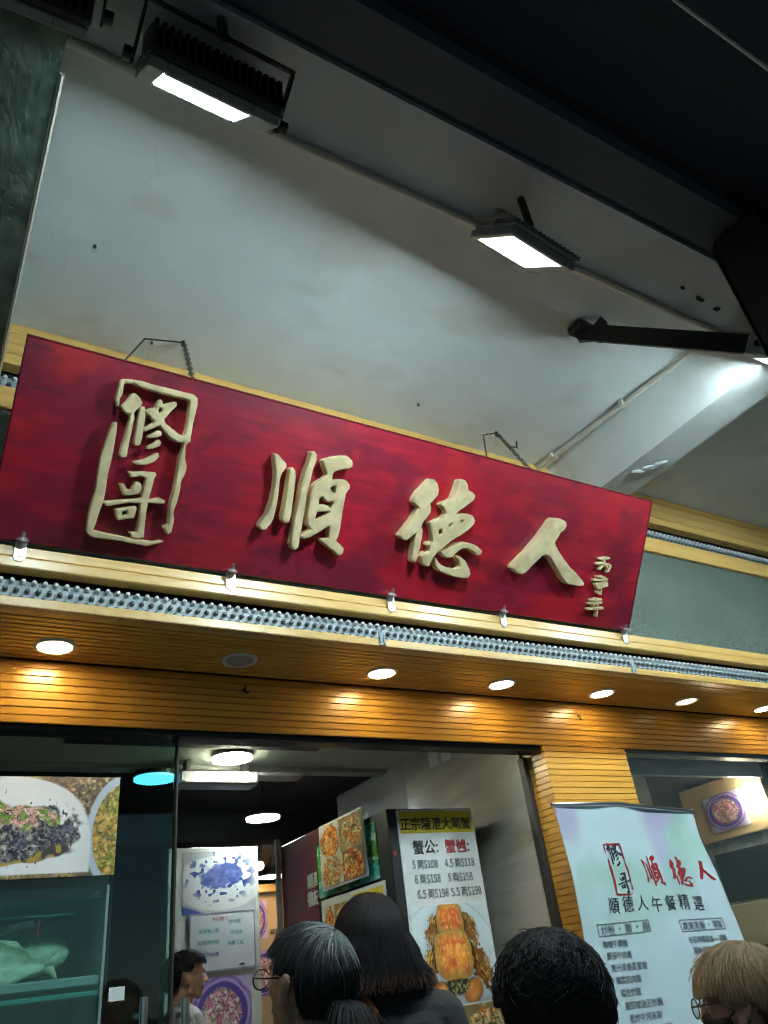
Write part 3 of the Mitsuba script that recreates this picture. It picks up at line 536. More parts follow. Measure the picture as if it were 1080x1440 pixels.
# hanging chains behind the sign
def chain(p0, p1, pitch=0.020):
    p0, p1 = np.array(p0), np.array(p1); d = p1 - p0; n = max(2, int(np.linalg.norm(d) / pitch)); ms = []
    z = d / np.linalg.norm(d)
    for k in range(n):
        link = trimesh.creation.torus(0.0085, 0.0026, major_sections=12, minor_sections=6)
        link.apply_scale((1, 1.35, 1)); link.apply_transform(trimesh.transformations.rotation_matrix(math.pi / 2 * (k % 2), [0, 1, 0]))
        link.apply_transform(trimesh.geometry.align_vectors([0, 1, 0], z)); ms.append(link.apply_translation(p0 + d * (k + 0.5) / n))
    return cat(*ms)
for k, (x, xo, lab) in enumerate(((0.585, 0.43, 'dark chain holding the left half of the red sign to the ceiling'), (2.075, 1.93, 'rusty twisted chain holding the right half of the red sign to the ceiling'))):
    t = thing('sign_chain', lab, 'chain')
    yt = 2.05
    add('links', chain((x, yt, 3.73), (x + 0.03 * k, 1.895, 3.36)), 'm_black_metal', t)
    add('wire', tube([(x, yt, 3.728), (xo, 1.99, 3.63), (xo - 0.1, 1.90, 3.37)], 0.0032, 6), 'm_black_metal', t)
    add('eye_bolt', cat(trimesh.creation.cylinder(0.006, 0.03, sections=8).apply_translation((x, yt, 3.725)), trimesh.creation.icosphere(1, 0.010).apply_translation((x, yt, 3.716))), 'm_black_metal', t)
    if k: add('loose_end', tube([(x, yt, 3.725), (x + 0.05, yt + 0.0, 3.66), (x + 0.10, yt - 0.01, 3.665), (x + 0.105, yt - 0.01, 3.70)], 0.004, 6), 'm_black_metal', t)
# ------------------------------------------------------------------ hanging menu banner in front of the pier
bt = thing('menu_banner', 'tall pale blue menu banner on a stand in front of the planked pier', 'banner')
_rows = [(0.0, (2.224, 2.385, 2.125), (3.037, 2.385, 2.093)), (0.108, (2.231, 2.385, 2.016), (3.032, 2.385, 1.989)), (0.245, (2.236, 2.385, 1.881), (3.047, 2.362, 1.825)), (0.43, (2.226, 2.385, 1.706), (3.038, 2.332, 1.645)), (0.53, (2.216, 2.385, 1.612), (3.030, 2.316, 1.542)), (1.85, (2.15, 2.36, 0.30), (2.96, 2.27, 0.22))]
_rs = np.array([r[0] for r in _rows]); _rL = np.array([r[1] for r in _rows]); _rR = np.array([r[2] for r in _rows])
def banner(u, s):
    u, s = np.asarray(u, float), np.asarray(s, float)
    L = np.stack([np.interp(s, _rs, _rL[:, k]) for k in range(3)], -1); R = np.stack([np.interp(s, _rs, _rR[:, k]) for k in range(3)], -1)
    P = L + (R - L) * u[..., None]
    fold = 0.018 * np.exp(-((u - 0.42) / 0.14) ** 2) * np.exp(-s / 0.5) + 0.007 * np.sin(9 * u + 3 * s) * np.minimum(s * 3, 1)
    P[..., 1] -= fold; P[..., 2] += 0.012 * np.exp(-((u - 0.42) / 0.3) ** 2) * np.exp(-s / 0.1)
    return P
nu, nv = 40, 90
uu, ss = np.meshgrid(np.linspace(0, 1, nu + 1), np.linspace(0, 1.85, nv + 1))
bv = banner(uu, ss).reshape(-1, 3)
bf = np.array([(j * (nu + 1) + i, (j + 1) * (nu + 1) + i, (j + 1) * (nu + 1) + i + 1, j * (nu + 1) + i + 1) for j in range(nv) for i in range(nu)])
tri = np.vstack([bf[:, [0, 1, 2]], bf[:, [0, 2, 3]]])
def wash_fn(p, n, uv):
    a = fbm(uv.x * 3, uv.y * 5, 1.0, 3); b = fbm(uv.x * 3.4 + 5, uv.y * 6, 4.0, 3)
    top = smoothstep(0.35, 0.0, uv.y)
    c = mi.Color3f(0.58, 0.70, 0.74)
    c = mix(c, (0.42, 0.36, 0.56), smoothstep(0.52, 0.72, a) * top * 0.75)
    c = mix(c, (0.34, 0.58, 0.45), smoothstep(0.54, 0.72, b) * top * 0.8)
    return mix(c, (0.66, 0.78, 0.82), smoothstep(0.5, 0.75, fbm(uv.x * 2 + 2, uv.y * 1.5, 9.0, 3)) * 0.6)
mat('m_banner', proc(wash_fn), 0.42, specular=0.4)
add('sheet', trimesh.Trimesh(np.vstack([bv, bv + [0, 0.0025, 0]]), np.vstack([tri, tri[:, ::-1] + len(bv)]), process=False), 'm_banner', bt, smooth=True, uv=np.tile(np.c_[uu.ravel(), ss.ravel() / 1.85], (2, 1)))
e0, e1 = banner(np.array([-0.012]), np.array([0.0]))[0], banner(np.array([1.012]), np.array([0.0]))[0]
em = banner(np.array([0.42]), np.array([0.0]))[0]
add('top_rod', tube([e0 + [0, 0, 0.006], em + [0, 0, 0.006], e1 + [0, 0, 0.006]], 0.009, 10), 'm_chrome', bt, smooth=40)
add('pole', tube([em + [0, 0.03, 0.0], (2.62, 2.46, 0.06)], 0.011, 10), 'm_black_metal', bt, smooth=40)
add('base', box(2.10, 3.02, 2.24, 2.48, 0.152, 0.215, 0.015), 'm_lampgrey', bt)
WB = 0.812
def on_banner(mesh, u0, s0, rot=0.0, lift=0.0012):
    """mesh in metres (x right, y up) with its origin at (u0, s0) of the sheet."""
    m = mesh.subdivide_to_size(0.02) if len(mesh.faces) < 3000 else mesh
    v = np.array(m.vertices); c, s_ = math.cos(rot), math.sin(rot)
    x, y = v[:, 0] * c - v[:, 1] * s_, v[:, 0] * s_ + v[:, 1] * c
    P = banner(u0 + x / WB, s0 - y)
    P[:, 1] -= v[:, 2] + lift
    return trimesh.Trimesh(P, m.faces, process=False)
def flat_glyph(names, w):
    gs = []
    for k in names:
        for rings in GLYPH[k]:
            rings = [np.array(r) / 1000.0 for r in rings]
            gs.append(Polygon(rings[0], rings[1:]).buffer(0))
    g = union_all(gs); b = g.bounds
    g = affinity.translate(g, -b[0], -b[1]); s = w / (b[2] - b[0])
    return affinity.scale(g, s, s, origin=(0, 0))
add('logo_character', on_banner(extrude(flat_glyph(('seal',), 0.098), 0.001), 0.245, 0.325, 0.02), 'm_ink_red', bt)
add('logo_character', on_banner(extrude(flat_glyph(('xiu',), 0.078), 0.001), 0.262, 0.218, 0.02), 'm_ink', bt)
add('logo_character', on_banner(extrude(flat_glyph(('ge',), 0.066), 0.001), 0.275, 0.318, 0.02), 'm_ink', bt)
for k, w, u, s in (('shun', 0.100, 0.470, 0.288), ('de', 0.108, 0.655, 0.288), ('ren', 0.10, 0.845, 0.258)):
    add('logo_character', on_banner(extrude(flat_glyph((k,), w), 0.001), u, s, 0.03), 'm_ink_red', bt)
def slant(m, k=0.14): m.vertices[:, 0] += k * m.vertices[:, 1]; return m
def line(name, s, u, d, size, m, rot=0.05, sx=1.0, bold=0): stuff(add(name, on_banner(slant(text(s, size, bold=bold, sx=sx)), u, d, rot), m, bt))
add('lettering', on_banner(cat(*[slant(text(ch, 0.062, bold=0, sx=0.95)).apply_translation((0.074 * k, 0.004 * (k % 3), 0)) for k, ch in enumerate('順德人午餐精選')]), 0.175, 0.385, 0.025), 'm_ink', bt)
def ruled(u, s, w, h, rot):
    g = sbox(0, 0, w, h).difference(sbox(0.003, 0.003, w - 0.003, h - 0.003))
    add('ruled_box', on_banner(extrude(g, 0.001), u, s, rot), 'm_ink_grey', bt)
ruled(0.085, 0.472, 0.262, 0.043, 0.07); line('lettering', '炒粉 · 麵 · 飯', 0.10, 0.463, 0.034, 'm_ink_grey', 0.07, 1.05)
ruled(0.595, 0.456, 0.245, 0.043, 0.04); line('lettering', '廣東蒸飯 · 湯飯', 0.605, 0.447, 0.030, 'm_ink_grey', 0.04, 1.0)
for k, s in enumerate(('咖喱牛腩飯', '鮮茄牛肉飯', '豉汁排骨蒸蛋飯', '梅菜扣肉飯', '瑤柱炒飯', '銀芽豉油王炒麵', '乾炒牛河米粉', '沙嗲牛肉炒河粉')):
    line('lettering', s, 0.098 + 0.012 * k, 0.508 + 0.0385 * k, 0.027, 'm_ink_grey', 0.06, 0.92)
for k, s in enumerate(('冬菇滑雞蒸飯 · 湯飯', '臘味蒸飯 · 例湯', '鹹魚肉餅飯', '魚片湯飯', '豬潤粥')):
    line('lettering', s, 0.615 + 0.012 * k, 0.494 + 0.036 * k, 0.025, 'm_ink_grey', 0.04, 0.9)
ruled(0.19, 0.862, 0.36, 0.050, 0.06); line('lettering', '滋補是日燉湯', 0.215, 0.848, 0.042, 'm_ink_grey', 0.06, 1.1)

# ------------------------------------------------------------------ printed pictures
def ell(u, v, cx, cy, a, b, rot=0.0):
    c, s = math.cos(rot), math.sin(rot)
    x, y = u - cx, v - cy
    return dr.sqrt(dr.square((c * x + s * y) / a) + dr.square((c * y - s * x) / b))
def food(u, v, k, cols, seed):
    w = 1.1 * (fbm(u * k * 1.1, v * k * 1.1, seed, 3) - 0.5)
    w2 = 1.1 * (fbm(u * k * 1.1 + 9, v * k * 1.1, seed + 3, 3) - 0.5)
    f1, f2, r = voronoi(u * k * 1.25 + seed + w * 1.6, v * k * 1.25 - seed + w2 * 1.6)
    r = r * 0.65 + 0.35 * noise(u * k * 4, v * k * 4, seed)
    c = mi.Color3f(cols[0])
    for i in range(1, len(cols)): c = dr.select(r > i / len(cols), mi.Color3f(cols[i]), c)
    hl = smoothstep(0.70, 0.82, noise(u * k * 5 + 3, v * k * 5, seed + 8))
    c = c * (0.62 + 0.38 * smoothstep(0.0, 0.16, f2 - f1))
    return c * (1.15 - 0.55 * f1) * (0.45 + 1.1 * fbm(u * k * 2.5, v * k * 2.5, seed + 4, 3)) + mi.Color3f(0.16, 0.14, 0.11) * hl
def crab(u, v, cx, cy, s, seed):
    """(colour, mask) of one steamed crab seen from above, s = its half width."""
    mask = mi.Float(0); col = mi.Color3f(0.30, 0.12, 0.03)
    for sd in (-1, 1):
        lx, ly = (u - cx) * sd / s, (v - cy) / s
        d = ell(lx, ly, 0.76, -0.22, 0.26, 0.56, 0.42)
        m = smoothstep(1.1, 0.85, d + 0.9 * (fbm(u * 30, v * 30, seed + 1, 3) - 0.5))
        ang = (lx * 0.9 + 0.45 * ly) * 13 + 2.6 * (fbm(u * 9, v * 9, seed + 6, 3) - 0.5) + 0.8 * ly * ly
        str_ = dr.abs(ang - dr.floor(ang) - 0.5)
        lc = mix(mix((0.30, 0.11, 0.025), (0.66, 0.38, 0.09), smoothstep(0.3, 0.7, fbm(u * 13, v * 13, seed, 3))), (0.10, 0.04, 0.012), smoothstep(0.12, 0.48, str_ + 0.55 * (fbm(u * 55, v * 40, seed, 2) - 0.5)))
        col = mix(col, lc * (0.7 + 0.6 * noise(u * 90, v * 90, seed)), m); mask = dr.maximum(mask, m)
        for k in range(0):
            a = -0.75 + 0.36 * k
            d = ell(u, v, cx + sd * s * (0.76 - 0.03 * k), cy - s * (0.10 + 0.165 * (k - 1.2)), s * 0.46, s * 0.092, sd * a)
            m = smoothstep(1.15, 0.8, d + 1.1 * (fbm(u * 34, v * 34, seed, 3) - 0.5))
            lc = mix((0.17, 0.065, 0.015), (0.62, 0.34, 0.08), fbm(u * 80, v * 45, seed + k, 2))
            col = mix(col, lc, m); mask = dr.maximum(mask, m)
        d = ell(u, v, cx + sd * s * 0.43, cy - s * 0.72, s * 0.33, s * 0.26, sd * 0.6)
        m = smoothstep(1.1, 0.85, d)
        col = mix(col, mix((0.66, 0.20, 0.04), (0.80, 0.40, 0.12), fbm(u * 25, v * 25, seed, 2)) * (1.15 - 0.6 * smoothstep(0.3, 1.0, d)), m); mask = dr.maximum(mask, m)
    d = ell(u, v, cx, cy - s * 0.56, s * 0.36, s * 0.24)
    m = smoothstep(1.1, 0.8, d); col = mix(col, mix((0.035, 0.04, 0.03), (0.36, 0.32, 0.11), smoothstep(0.45, 0.75, noise(u * 60, v * 60, seed))), m); mask = dr.maximum(mask, m)
    x, y = (u - cx) / ((0.57 - 0.07 * (v - cy) / s) * s), (v - cy - 0.08 * s) / (0.54 * s)
    d = dr.power(dr.power(dr.abs(x), 3.6) + dr.power(dr.abs(y), 3.2), 1 / 3.4) + 0.10 * (fbm(u * 14, v * 14, seed + 2, 2) - 0.5)
    m = smoothstep(1.03, 0.95, d)
    sh = mix((0.78, 0.30, 0.05), (0.62, 0.12, 0.03), smoothstep(0.35, 0.65, fbm(u * 11, v * 11, seed, 3)))
    sh = mix(sh, (0.85, 0.50, 0.12), smoothstep(0.55, 1.0, d) * 0.7) + mi.Color3f(0.20, 0.14, 0.08) * smoothstep(0.66, 0.80, noise(u * 60, v * 40, seed)) * smoothstep(0.9, 0.6, d)
    sh = sh * (1.12 - 0.55 * smoothstep(0.45, 1.05, d)) * (0.86 + 0.28 * smoothstep(-0.9, 0.8, y)) * (0.80 + 0.40 * fbm(u * 28, v * 28, seed + 3, 3))
    rib = dr.abs(dr.sin(x * 5.0 + 1.5 * (fbm(u * 8, v * 8, seed, 2) - 0.5)))
    sh = sh * (0.82 + 0.18 * smoothstep(0.0, 0.5, rib))
    col = col * (1 - 0.75 * smoothstep(1.22, 1.02, d))
    return mix(col, sh, m), dr.maximum(mask, m)
def crab_fn(p, n, uv):
    u, v = uv.x, uv.y * 0.904
    c = mix((0.56, 0.70, 0.76), (0.68, 0.78, 0.82), smoothstep(0.25, 0.85, v + 0.3 * fbm(u * 2, v * 2, 1.0, 2)))
    rim = smoothstep(0.035, 0.0, dr.abs(ell(u, v, 0.45, 0.42, 0.60, 0.54) - 1.0))
    c = mix(c, (0.42, 0.56, 0.62), rim * 0.6)
    for cx, cy, s, sd in ((0.49, 0.735, 0.31, 3.0), (0.48, 0.40, 0.425, 11.0)):
        sh = smoothstep(1.2, 0.6, ell(u, v, cx - 0.04, cy - 0.06 - s * 0.1, s * 1.0, s * 0.82))
        c = mix(c, (0.22, 0.25, 0.26), sh * 0.6)
        k, m = crab(u, v, cx, cy, s, sd)
        c = mix(c, k, m)
    return c
mat('m_print_crab', proc(crab_fn), 0.35, clearcoat=0.3)
C_CRAB = ((0.62, 0.15, 0.03), (0.70, 0.32, 0.06), (0.50, 0.09, 0.02), (0.75, 0.48, 0.16), (0.20, 0.13, 0.04))
def collage_fn(p, n, uv):
    u, v = uv.x, uv.y
    a = food(u, v, 6.0, C_CRAB, 3.0); b = food(u, v, 10.0, ((0.72, 0.40, 0.10), (0.60, 0.22, 0.04), (0.80, 0.62, 0.32), (0.25, 0.22, 0.08)), 8.0)
    c = dr.select((u < 0.48) ^ (v < 0.46), a, b)
    plate = dr.select(u < 0.52, mi.Color3f(0.66, 0.60, 0.46), mi.Color3f(0.16, 0.14, 0.11))
    plate = dr.select(v > 0.46, dr.select(u < 0.48, mi.Color3f(0.62, 0.62, 0.56), mi.Color3f(0.30, 0.22, 0.10)), plate)
    uu = u * 2 - dr.floor(u * 2); vv = (v - 0.46) * 1.95; vv = vv - dr.floor(vv)
    m = smoothstep(1.0, 0.86, ell(uu, vv, 0.5, 0.5, 0.50, 0.54) + 0.35 * (fbm(u * 9, v * 9, 5.0, 3) - 0.5))
    return mix(plate * (0.8 + 0.4 * fbm(u * 5, v * 5, 2.0, 2)), c, m)
mat('m_print_collage', proc(collage_fn), 0.35, clearcoat=0.3)
def bowl_fn(p, n, uv):
    u, v = uv.x, uv.y
    d = ell(u, v, 0.5, 0.5, 0.44, 0.44)
    sw = 0.5 + 0.5 * dr.sin(24 * d + 6 * fbm(u * 3, v * 3, 1.0, 3))
    c = mix((0.20, 0.09, 0.38), (0.44, 0.34, 0.60), sw)
    c = mix(c, (0.62, 0.56, 0.70), smoothstep(1.05, 1.35, d) * 0.7)
    c = mix(c, (0.10, 0.06, 0.30), smoothstep(1.0, 0.94, d))
    f = food(u, v, 8.0, ((0.66, 0.22, 0.30), (0.74, 0.48, 0.52), (0.55, 0.14, 0.25), (0.80, 0.66, 0.64), (0.35, 0.30, 0.12)), 5.0)
    return mix(c, f, smoothstep(0.80, 0.70, d + 0.15 * (fbm(u * 8, v * 8, 3.0, 2) - 0.5)))
mat('m_print_bowl', proc(bowl_fn), 0.35, clearcoat=0.3)
def blue_fn(p, n, uv):
    u, v = uv.x, uv.y
    c = mix((0.42, 0.43, 0.42), (0.60, 0.61, 0.58), smoothstep(1.0, 0.96, ell(u, v, 0.5, 0.48, 0.62, 0.46)))
    c = mix(c, (0.04, 0.06, 0.22), smoothstep(0.0, 0.05, 0.16 - v - 0.45 * u))
    d = ell(u, v, 0.50, 0.60, 0.34, 0.24, 0.15) + 0.9 * (fbm(u * 8, v * 9, 2.0, 4) - 0.5)
    c = mix(c, mix((0.025, 0.04, 0.17), (0.13, 0.16, 0.34), fbm(u * 20, v * 20, 7.0, 2)), smoothstep(1.0, 0.8, d))
    s = smoothstep(0.66, 0.72, noise(u * 19, v * 17, 3.0)) * smoothstep(1.5, 0.9, ell(u, v, 0.5, 0.6, 0.40, 0.38))
    return mix(c, (0.03, 0.05, 0.20), s)
mat('m_print_blue', proc(blue_fn), 0.35, clearcoat=0.3)
def plate_fn(p, n, uv):
    # a white octagonal plate of fish on a brown table, a bowl to its right; uv spans 0.86 m x 0.32 m
    x, y = uv.x * 0.86, uv.y * 0.29
    tb = mix((0.10, 0.07, 0.04), (0.30, 0.22, 0.12), fbm(x * 14, y * 16, 2.0, 3))
    c = mix(tb, food(x, y, 26.0, ((0.36, 0.22, 0.13), (0.50, 0.30, 0.20), (0.18, 0.12, 0.07), (0.45, 0.38, 0.12)), 6.0), smoothstep(0.40, 0.6, fbm(x * 9, y * 9, 6.0, 2)))
    db = ell(x, y, 0.885, 0.12, 0.115, 0.175)
    c = mix(c, (0.48, 0.55, 0.62), smoothstep(1.04, 1.0, db))
    c = mix(c, food(x, y, 30.0, ((0.42, 0.36, 0.05), (0.30, 0.27, 0.05), (0.55, 0.33, 0.08), (0.20, 0.20, 0.05)), 2.0), smoothstep(0.88, 0.84, db))
    px, py = dr.abs(x - 0.42) / 0.365, (y - 0.02) / 0.275
    pl = dr.power(dr.power(px, 3.2) + dr.power(dr.maximum(py, 0), 3.2), 1 / 3.2)
    m = smoothstep(1.01, 0.985, pl) * smoothstep(0.008, 0.014, y)
    wh = mix((0.72, 0.73, 0.74), (0.82, 0.83, 0.84), smoothstep(1.0, 0.8, pl))
    c = mix(c, wh, m)
    fx, fy = (x - 0.50) / 0.25, (y - 0.125) / 0.078
    fd = dr.power(dr.power(dr.abs(fx), 2.4) + dr.power(dr.abs(fy + 0.12 * dr.sin(6 * fx)), 2.4), 1 / 2.4) + 0.55 * (fbm(x * 26, y * 30, 3.0, 3) - 0.5)
    fish = food(x, y, 34.0, ((0.055, 0.06, 0.085), (0.12, 0.12, 0.16), (0.04, 0.04, 0.06), (0.20, 0.19, 0.20), (0.40, 0.38, 0.36)), 9.0)
    sauce = mix((0.50, 0.36, 0.06), (0.34, 0.22, 0.05), fbm(x * 20, y * 20, 8.0, 2))
    c = mix(c, mix(sauce, (0.07, 0.06, 0.07), smoothstep(0.52, 0.60, noise(x * 55, y * 55, 2.0))), smoothstep(1.0, 0.9, ell(x, y, 0.47, 0.078, 0.28, 0.046) + 0.3 * (fbm(x * 24, y * 24, 2.0, 2) - 0.5)))
    c = mix(c, fish, smoothstep(1.0, 0.9, fd))
    g = food(x, y, 44.0, ((0.14, 0.24, 0.03), (0.24, 0.38, 0.06), (0.60, 0.30, 0.26), (0.70, 0.46, 0.38), (0.10, 0.10, 0.10)), 4.0)
    gd = ell(x, y, 0.48, 0.186, 0.22, 0.042, -0.16) + 0.9 * (fbm(x * 22, y * 26, 12.0, 3) - 0.5)
    c = mix(c, g, smoothstep(1.0, 0.85, gd))
    sp = smoothstep(0.88, 0.91, noise(x * 95, y * 95, 3.0)) * smoothstep(1.1, 0.9, ell(x, y, 0.46, 0.13, 0.30, 0.12))
    return mix(c, (0.06, 0.06, 0.06), sp * m)
mat('m_print_plate', proc(plate_fn), 0.30, clearcoat=0.4)
def teal_fn(p, n, uv):
    c = mix((0.04, 0.34, 0.30), (0.36, 0.58, 0.44), smoothstep(0.35, 0.65, fbm(uv.x * 5, uv.y * 7, 1.0, 3)))
    return mix(c, (0.05, 0.22, 0.03), smoothstep(0.48, 0.6, fbm(uv.x * 6 + 3, uv.y * 8, 6.0, 3)))
mat('m_print_teal', proc(teal_fn), 0.35, clearcoat=0.3)

def poster(O, U, V, w, h, m, parent=None, name='print', t=0.003, backing=None):
    F = frame(O, U, V)
    mesh, uv = uvbox(w, h, t)
    return add(name, put(mesh, F), m, parent, uv=uv)
def frame_text(F, s, x, y, size, m, parent, name='lettering', bold=0, sx=1.0, z=0.0004, center=False):
    add(name, put(text(s, size, 0.0008, bold, sx, center).apply_translation((x, y, z)), F), m, parent)

# ------------------------------------------------------------------ crab advertising column just inside the door
X0, Y0, ZT = 1.867, 3.0, 2.252
cs = thing('crab_poster_column', 'tall advertising column with priced crab posters on its front and left sides', 'advertising column')
add('core', box(X0 - 0.045, X0 + 0.418, Y0 + 0.006, 3.74, 0.15, ZT + 0.005, 0.003), 'm_black', cs)
Ff = frame((X0, Y0, 0), (1, 0, 0), (0, 0, 1))
fb = add('front_board', box(X0, X0 + 0.412, Y0, Y0 + 0.0055, 0.9, ZT), 'm_paper', cs)
add('title_band', box(X0 + 0.010, X0 + 0.404, Y0 - 0.0015, Y0 - 0.0002, ZT - 0.100, ZT - 0.008), 'm_yellow', fb)
Ft = frame((X0, Y0 - 0.0016, 0), (1, 0, 0), (0, 0, 1))
def ftext(s, x, z, size, m, bold=0, sx=1.0): add('lettering', put(text(s, size, 0.0008, bold, sx), frame((X0 + x, Y0 - 0.0018, z), (1, 0, 0), (0, 0, 1))), m, fb)
ftext('正宗陽澄大閘蟹', 0.012, ZT - 0.082, 0.0545, 'm_ink', 1, 1.0)
ftext('蟹公:', 0.062, ZT - 0.180, 0.060, 'm_ink', 1)
ftext('蟹乸:', 0.232, ZT - 0.180, 0.060, 'm_ink_red', 1)
for k, (a, b) in enumerate((('5 両$108', '4.5 両$118'), ('6 両$158', '5 両$158'), ('6.5 両$198', '5.5 両$198'))):
    ftext(a, 0.048 + 0.004 * k, ZT - 0.242 - 0.058 * k, 0.042, 'm_ink_grey', 1, 0.80)
    ftext(b, 0.218 + 0.006 * k, ZT - 0.242 - 0.058 * k, 0.042, 'm_ink_grey', 1, 0.80)
poster((X0 + 0.008, Y0 - 0.0002, ZT - 0.745), (1, 0, 0), (0, 0, 1), 0.396, 0.358, 'm_print_crab', fb, 'crab_photo', 0.0025)
poster((X0 + 0.008, Y0 - 0.0002, ZT - 1.13), (1, 0, 0), (0, 0, 1), 0.396, 0.375, 'm_print_collage', fb, 'dish_photo', 0.0025)
add('lower_print', box(X0 + 0.008, X0 + 0.404, Y0 - 0.0022, Y0 - 0.0002, 0.95, ZT - 1.14), 'm_yellow', fb)
# left side of the column
XS = X0 - 0.046
poster((XS, 3.715, 1.995), (0, -1, 0), (0, 0, 1), 0.60, 0.235, 'm_print_teal', cs, 'green_print', 0.003)
p1 = poster((XS - 0.018, 3.635, 2.016), (0, -1, 0), (0, 0, 1), 0.455, 0.292, 'm_paper', cs, 'tilted_card', 0.006)
Fq = frame((XS - 0.026, 3.625, 2.028), (0, -1, 0), (0, 0, 1))
mesh, uv = uvbox(0.436, 0.270, 0.0015); add('dish_photo', put(mesh, Fq), 'm_print_collage', p1, uv=uv)
p2 = poster((XS - 0.004, 3.69, 1.45), (0, -1, 0), (0, 0, 1), 0.62, 0.532, 'm_paper', cs, 'lower_card', 0.004)
add('title_band', box(XS - 0.0102, XS - 0.0085, 3.09, 3.36, 1.875, 1.965), 'm_yellow', p2)
add('lettering', put(text('陽澄大閘蟹', 0.052, 0.0008, 1), frame((XS - 0.0105, 3.355, 1.895), (0, -1, 0), (0, 0, 1))), 'm_ink_green', p2)
mesh, uv = uvbox(0.24, 0.33, 0.0015); add('dish_photo', put(mesh, frame((XS - 0.0085, 3.67, 1.62), (0, -1, 0), (0, 0, 1))), 'm_print_collage', p2, uv=uv)
add('pink_tag', box(X0 - 0.036, X0 - 0.022, Y0 + 0.002, Y0 + 0.0055, 2.065, 2.085), 'm_ink_red', cs)

# ------------------------------------------------------------------ dark red cabinet behind the column, notices on the stone wall
rc = thing('red_cabinet', 'dark red tall cabinet with white lettering behind the crab column', 'cabinet')
add('body', box(1.93, 2.40, 3.80, 4.42, 0.15, 2.36, 0.006), 'm_red_panel', rc)
add('lettering', put(cat(text('順風', 0.075, 0.001, 2), text('德記', 0.075, 0.001, 2).apply_translation((-0.01, -0.085, 0))), frame((1.9295, 4.08, 2.09), (0, -1, 0), (0, 0, 1))), 'm_panel', rc)
add('corner_post', box(1.905, 1.93, 4.42, 4.45, 0.15, 2.40), 'm_room_grey', rc)
for k, y in enumerate((3.445, 3.325)):
    t = thing('wall_notice', ('left' if k == 0 else 'right') + ' one of two small white sheets high on the stone wall', 'notice')
    mesh, uv = uvbox(0.088, 0.088, 0.002)
    add('sheet', put(mesh, frame((2.4195, y + 0.04, 2.568), (0, -1, 0), (0, 0, 1))), 'm_paper', t)

# ------------------------------------------------------------------ poster panel in the middle of the shop
YP = 5.0
pp = thing('poster_panel', 'pale free-standing panel in the shop carrying the blue plate picture', 'panel')
add('panel', box(1.44, 2.025, YP, YP + 0.12, 0.15, 2.47, 0.004), 'm_panel', pp)
add('plate_picture', put(uvbox(0.47, 0.345, 0.003)[0], frame((1.53, YP - 0.001, 2.098), (1, 0, 0), (0, 0, 1))), 'm_print_blue', pp, uv=uvbox(1, 1, 1)[1])
bp = thing('bowl_poster', 'purple poster of a food bowl below the whiteboard', 'poster')
add('print', put(uvbox(0.36, 0.36, 0.003)[0], frame((1.60, YP - 0.001, 1.40), (1, 0, 0), (0, 0, 1))), 'm_print_bowl', bp, uv=uvbox(1, 1, 1)[1])
wb = thing('whiteboard', 'small whiteboard with green handwriting on the poster panel', 'whiteboard')
wd = trimesh.creation.extrude_polygon(sbox(0.012, 0.012, 0.385, 0.282).buffer(0.012), 0.010)
FW = frame((1.585, YP - 0.002, 1.795), (1, 0, 0.012), (-0.012, 0, 1))
add('board', put(wd, FW), 'm_whiteboard', wb)
add('rim', put(extrude(sbox(0.006, 0.006, 0.391, 0.288).buffer(0.014).difference(sbox(0.012, 0.012, 0.385, 0.282).buffer(0.0125)), 0.013), FW), 'm_ac', wb)
for k, (s, x, y, m) in enumerate((('今日推介', 0.13, 0.255, 'm_ink_red'), ('清蒸海上鮮', 0.045, 0.195, 'm_ink_green'), ('椒鹽瀨尿蝦', 0.045, 0.135, 'm_ink_green'), ('薑蔥炒肉蟹', 0.045, 0.070, 'm_ink_blue'), ('白灼蝦', 0.235, 0.235, 'm_ink_green'), ('時菜煲', 0.245, 0.175, 'm_ink_green'), ('煎釀三寶', 0.225, 0.120, 'm_ink_green'))):
    add('handwriting', put(text(s, 0.026, 0.0006, 0).apply_translation((x, y, 0.0102)), FW), m, wb)
add('marker', put(box(0.30, 0.33, 0.010, 0.018, 0.0105, 0.016), FW), 'm_black', wb)
ab = thing('alcove_poster', 'purple bowl poster high on the warm-lit wall at the back of the shop', 'poster')
add('print', put(uvbox(0.22, 0.36, 0.003)[0], frame((3.30, 8.498, 2.17), (1, 0, 0), (0, 0, 1))), 'm_print_bowl', ab, uv=uvbox(1, 1, 1)[1])
add('caption', put(text('順德美食', 0.06, 0.001, 1), frame((3.55, 8.499, 2.20), (1, 0, 0), (0, 0, 1))), 'm_ink', ab)
ab = thing('plate_poster', 'pink plate poster low on the wall at the back of the shop', 'poster')
add('print', put(uvbox(0.42, 0.40, 0.003)[0], frame((3.26, 8.498, 1.66), (1, 0, 0), (0, 0, 1))), 'm_print_bowl', ab, uv=uvbox(1, 1, 1)[1])

# ------------------------------------------------------------------ air conditioner under the ceiling
ac = thing('air_conditioner', 'long grey air conditioner hung under the shop ceiling', 'air conditioner')
add('body', box(1.142, 1.552, 3.80, 3.925, 2.557, 2.622, 0.006), 'm_ac', ac)
add('louvre', box(1.16, 1.535, 3.792, 3.7995, 2.563, 2.578, 0.002), 'm_room_grey', ac)
add('end_cap', box(1.5535, 1.82, 3.81, 3.92, 2.602, 2.625, 0.006), 'm_ac', ac)
for x in (1.19, 1.50): add('bracket', box(x - 0.01, x + 0.01, 3.83, 3.90, 2.6225, 2.6845), 'm_black_metal', ac)

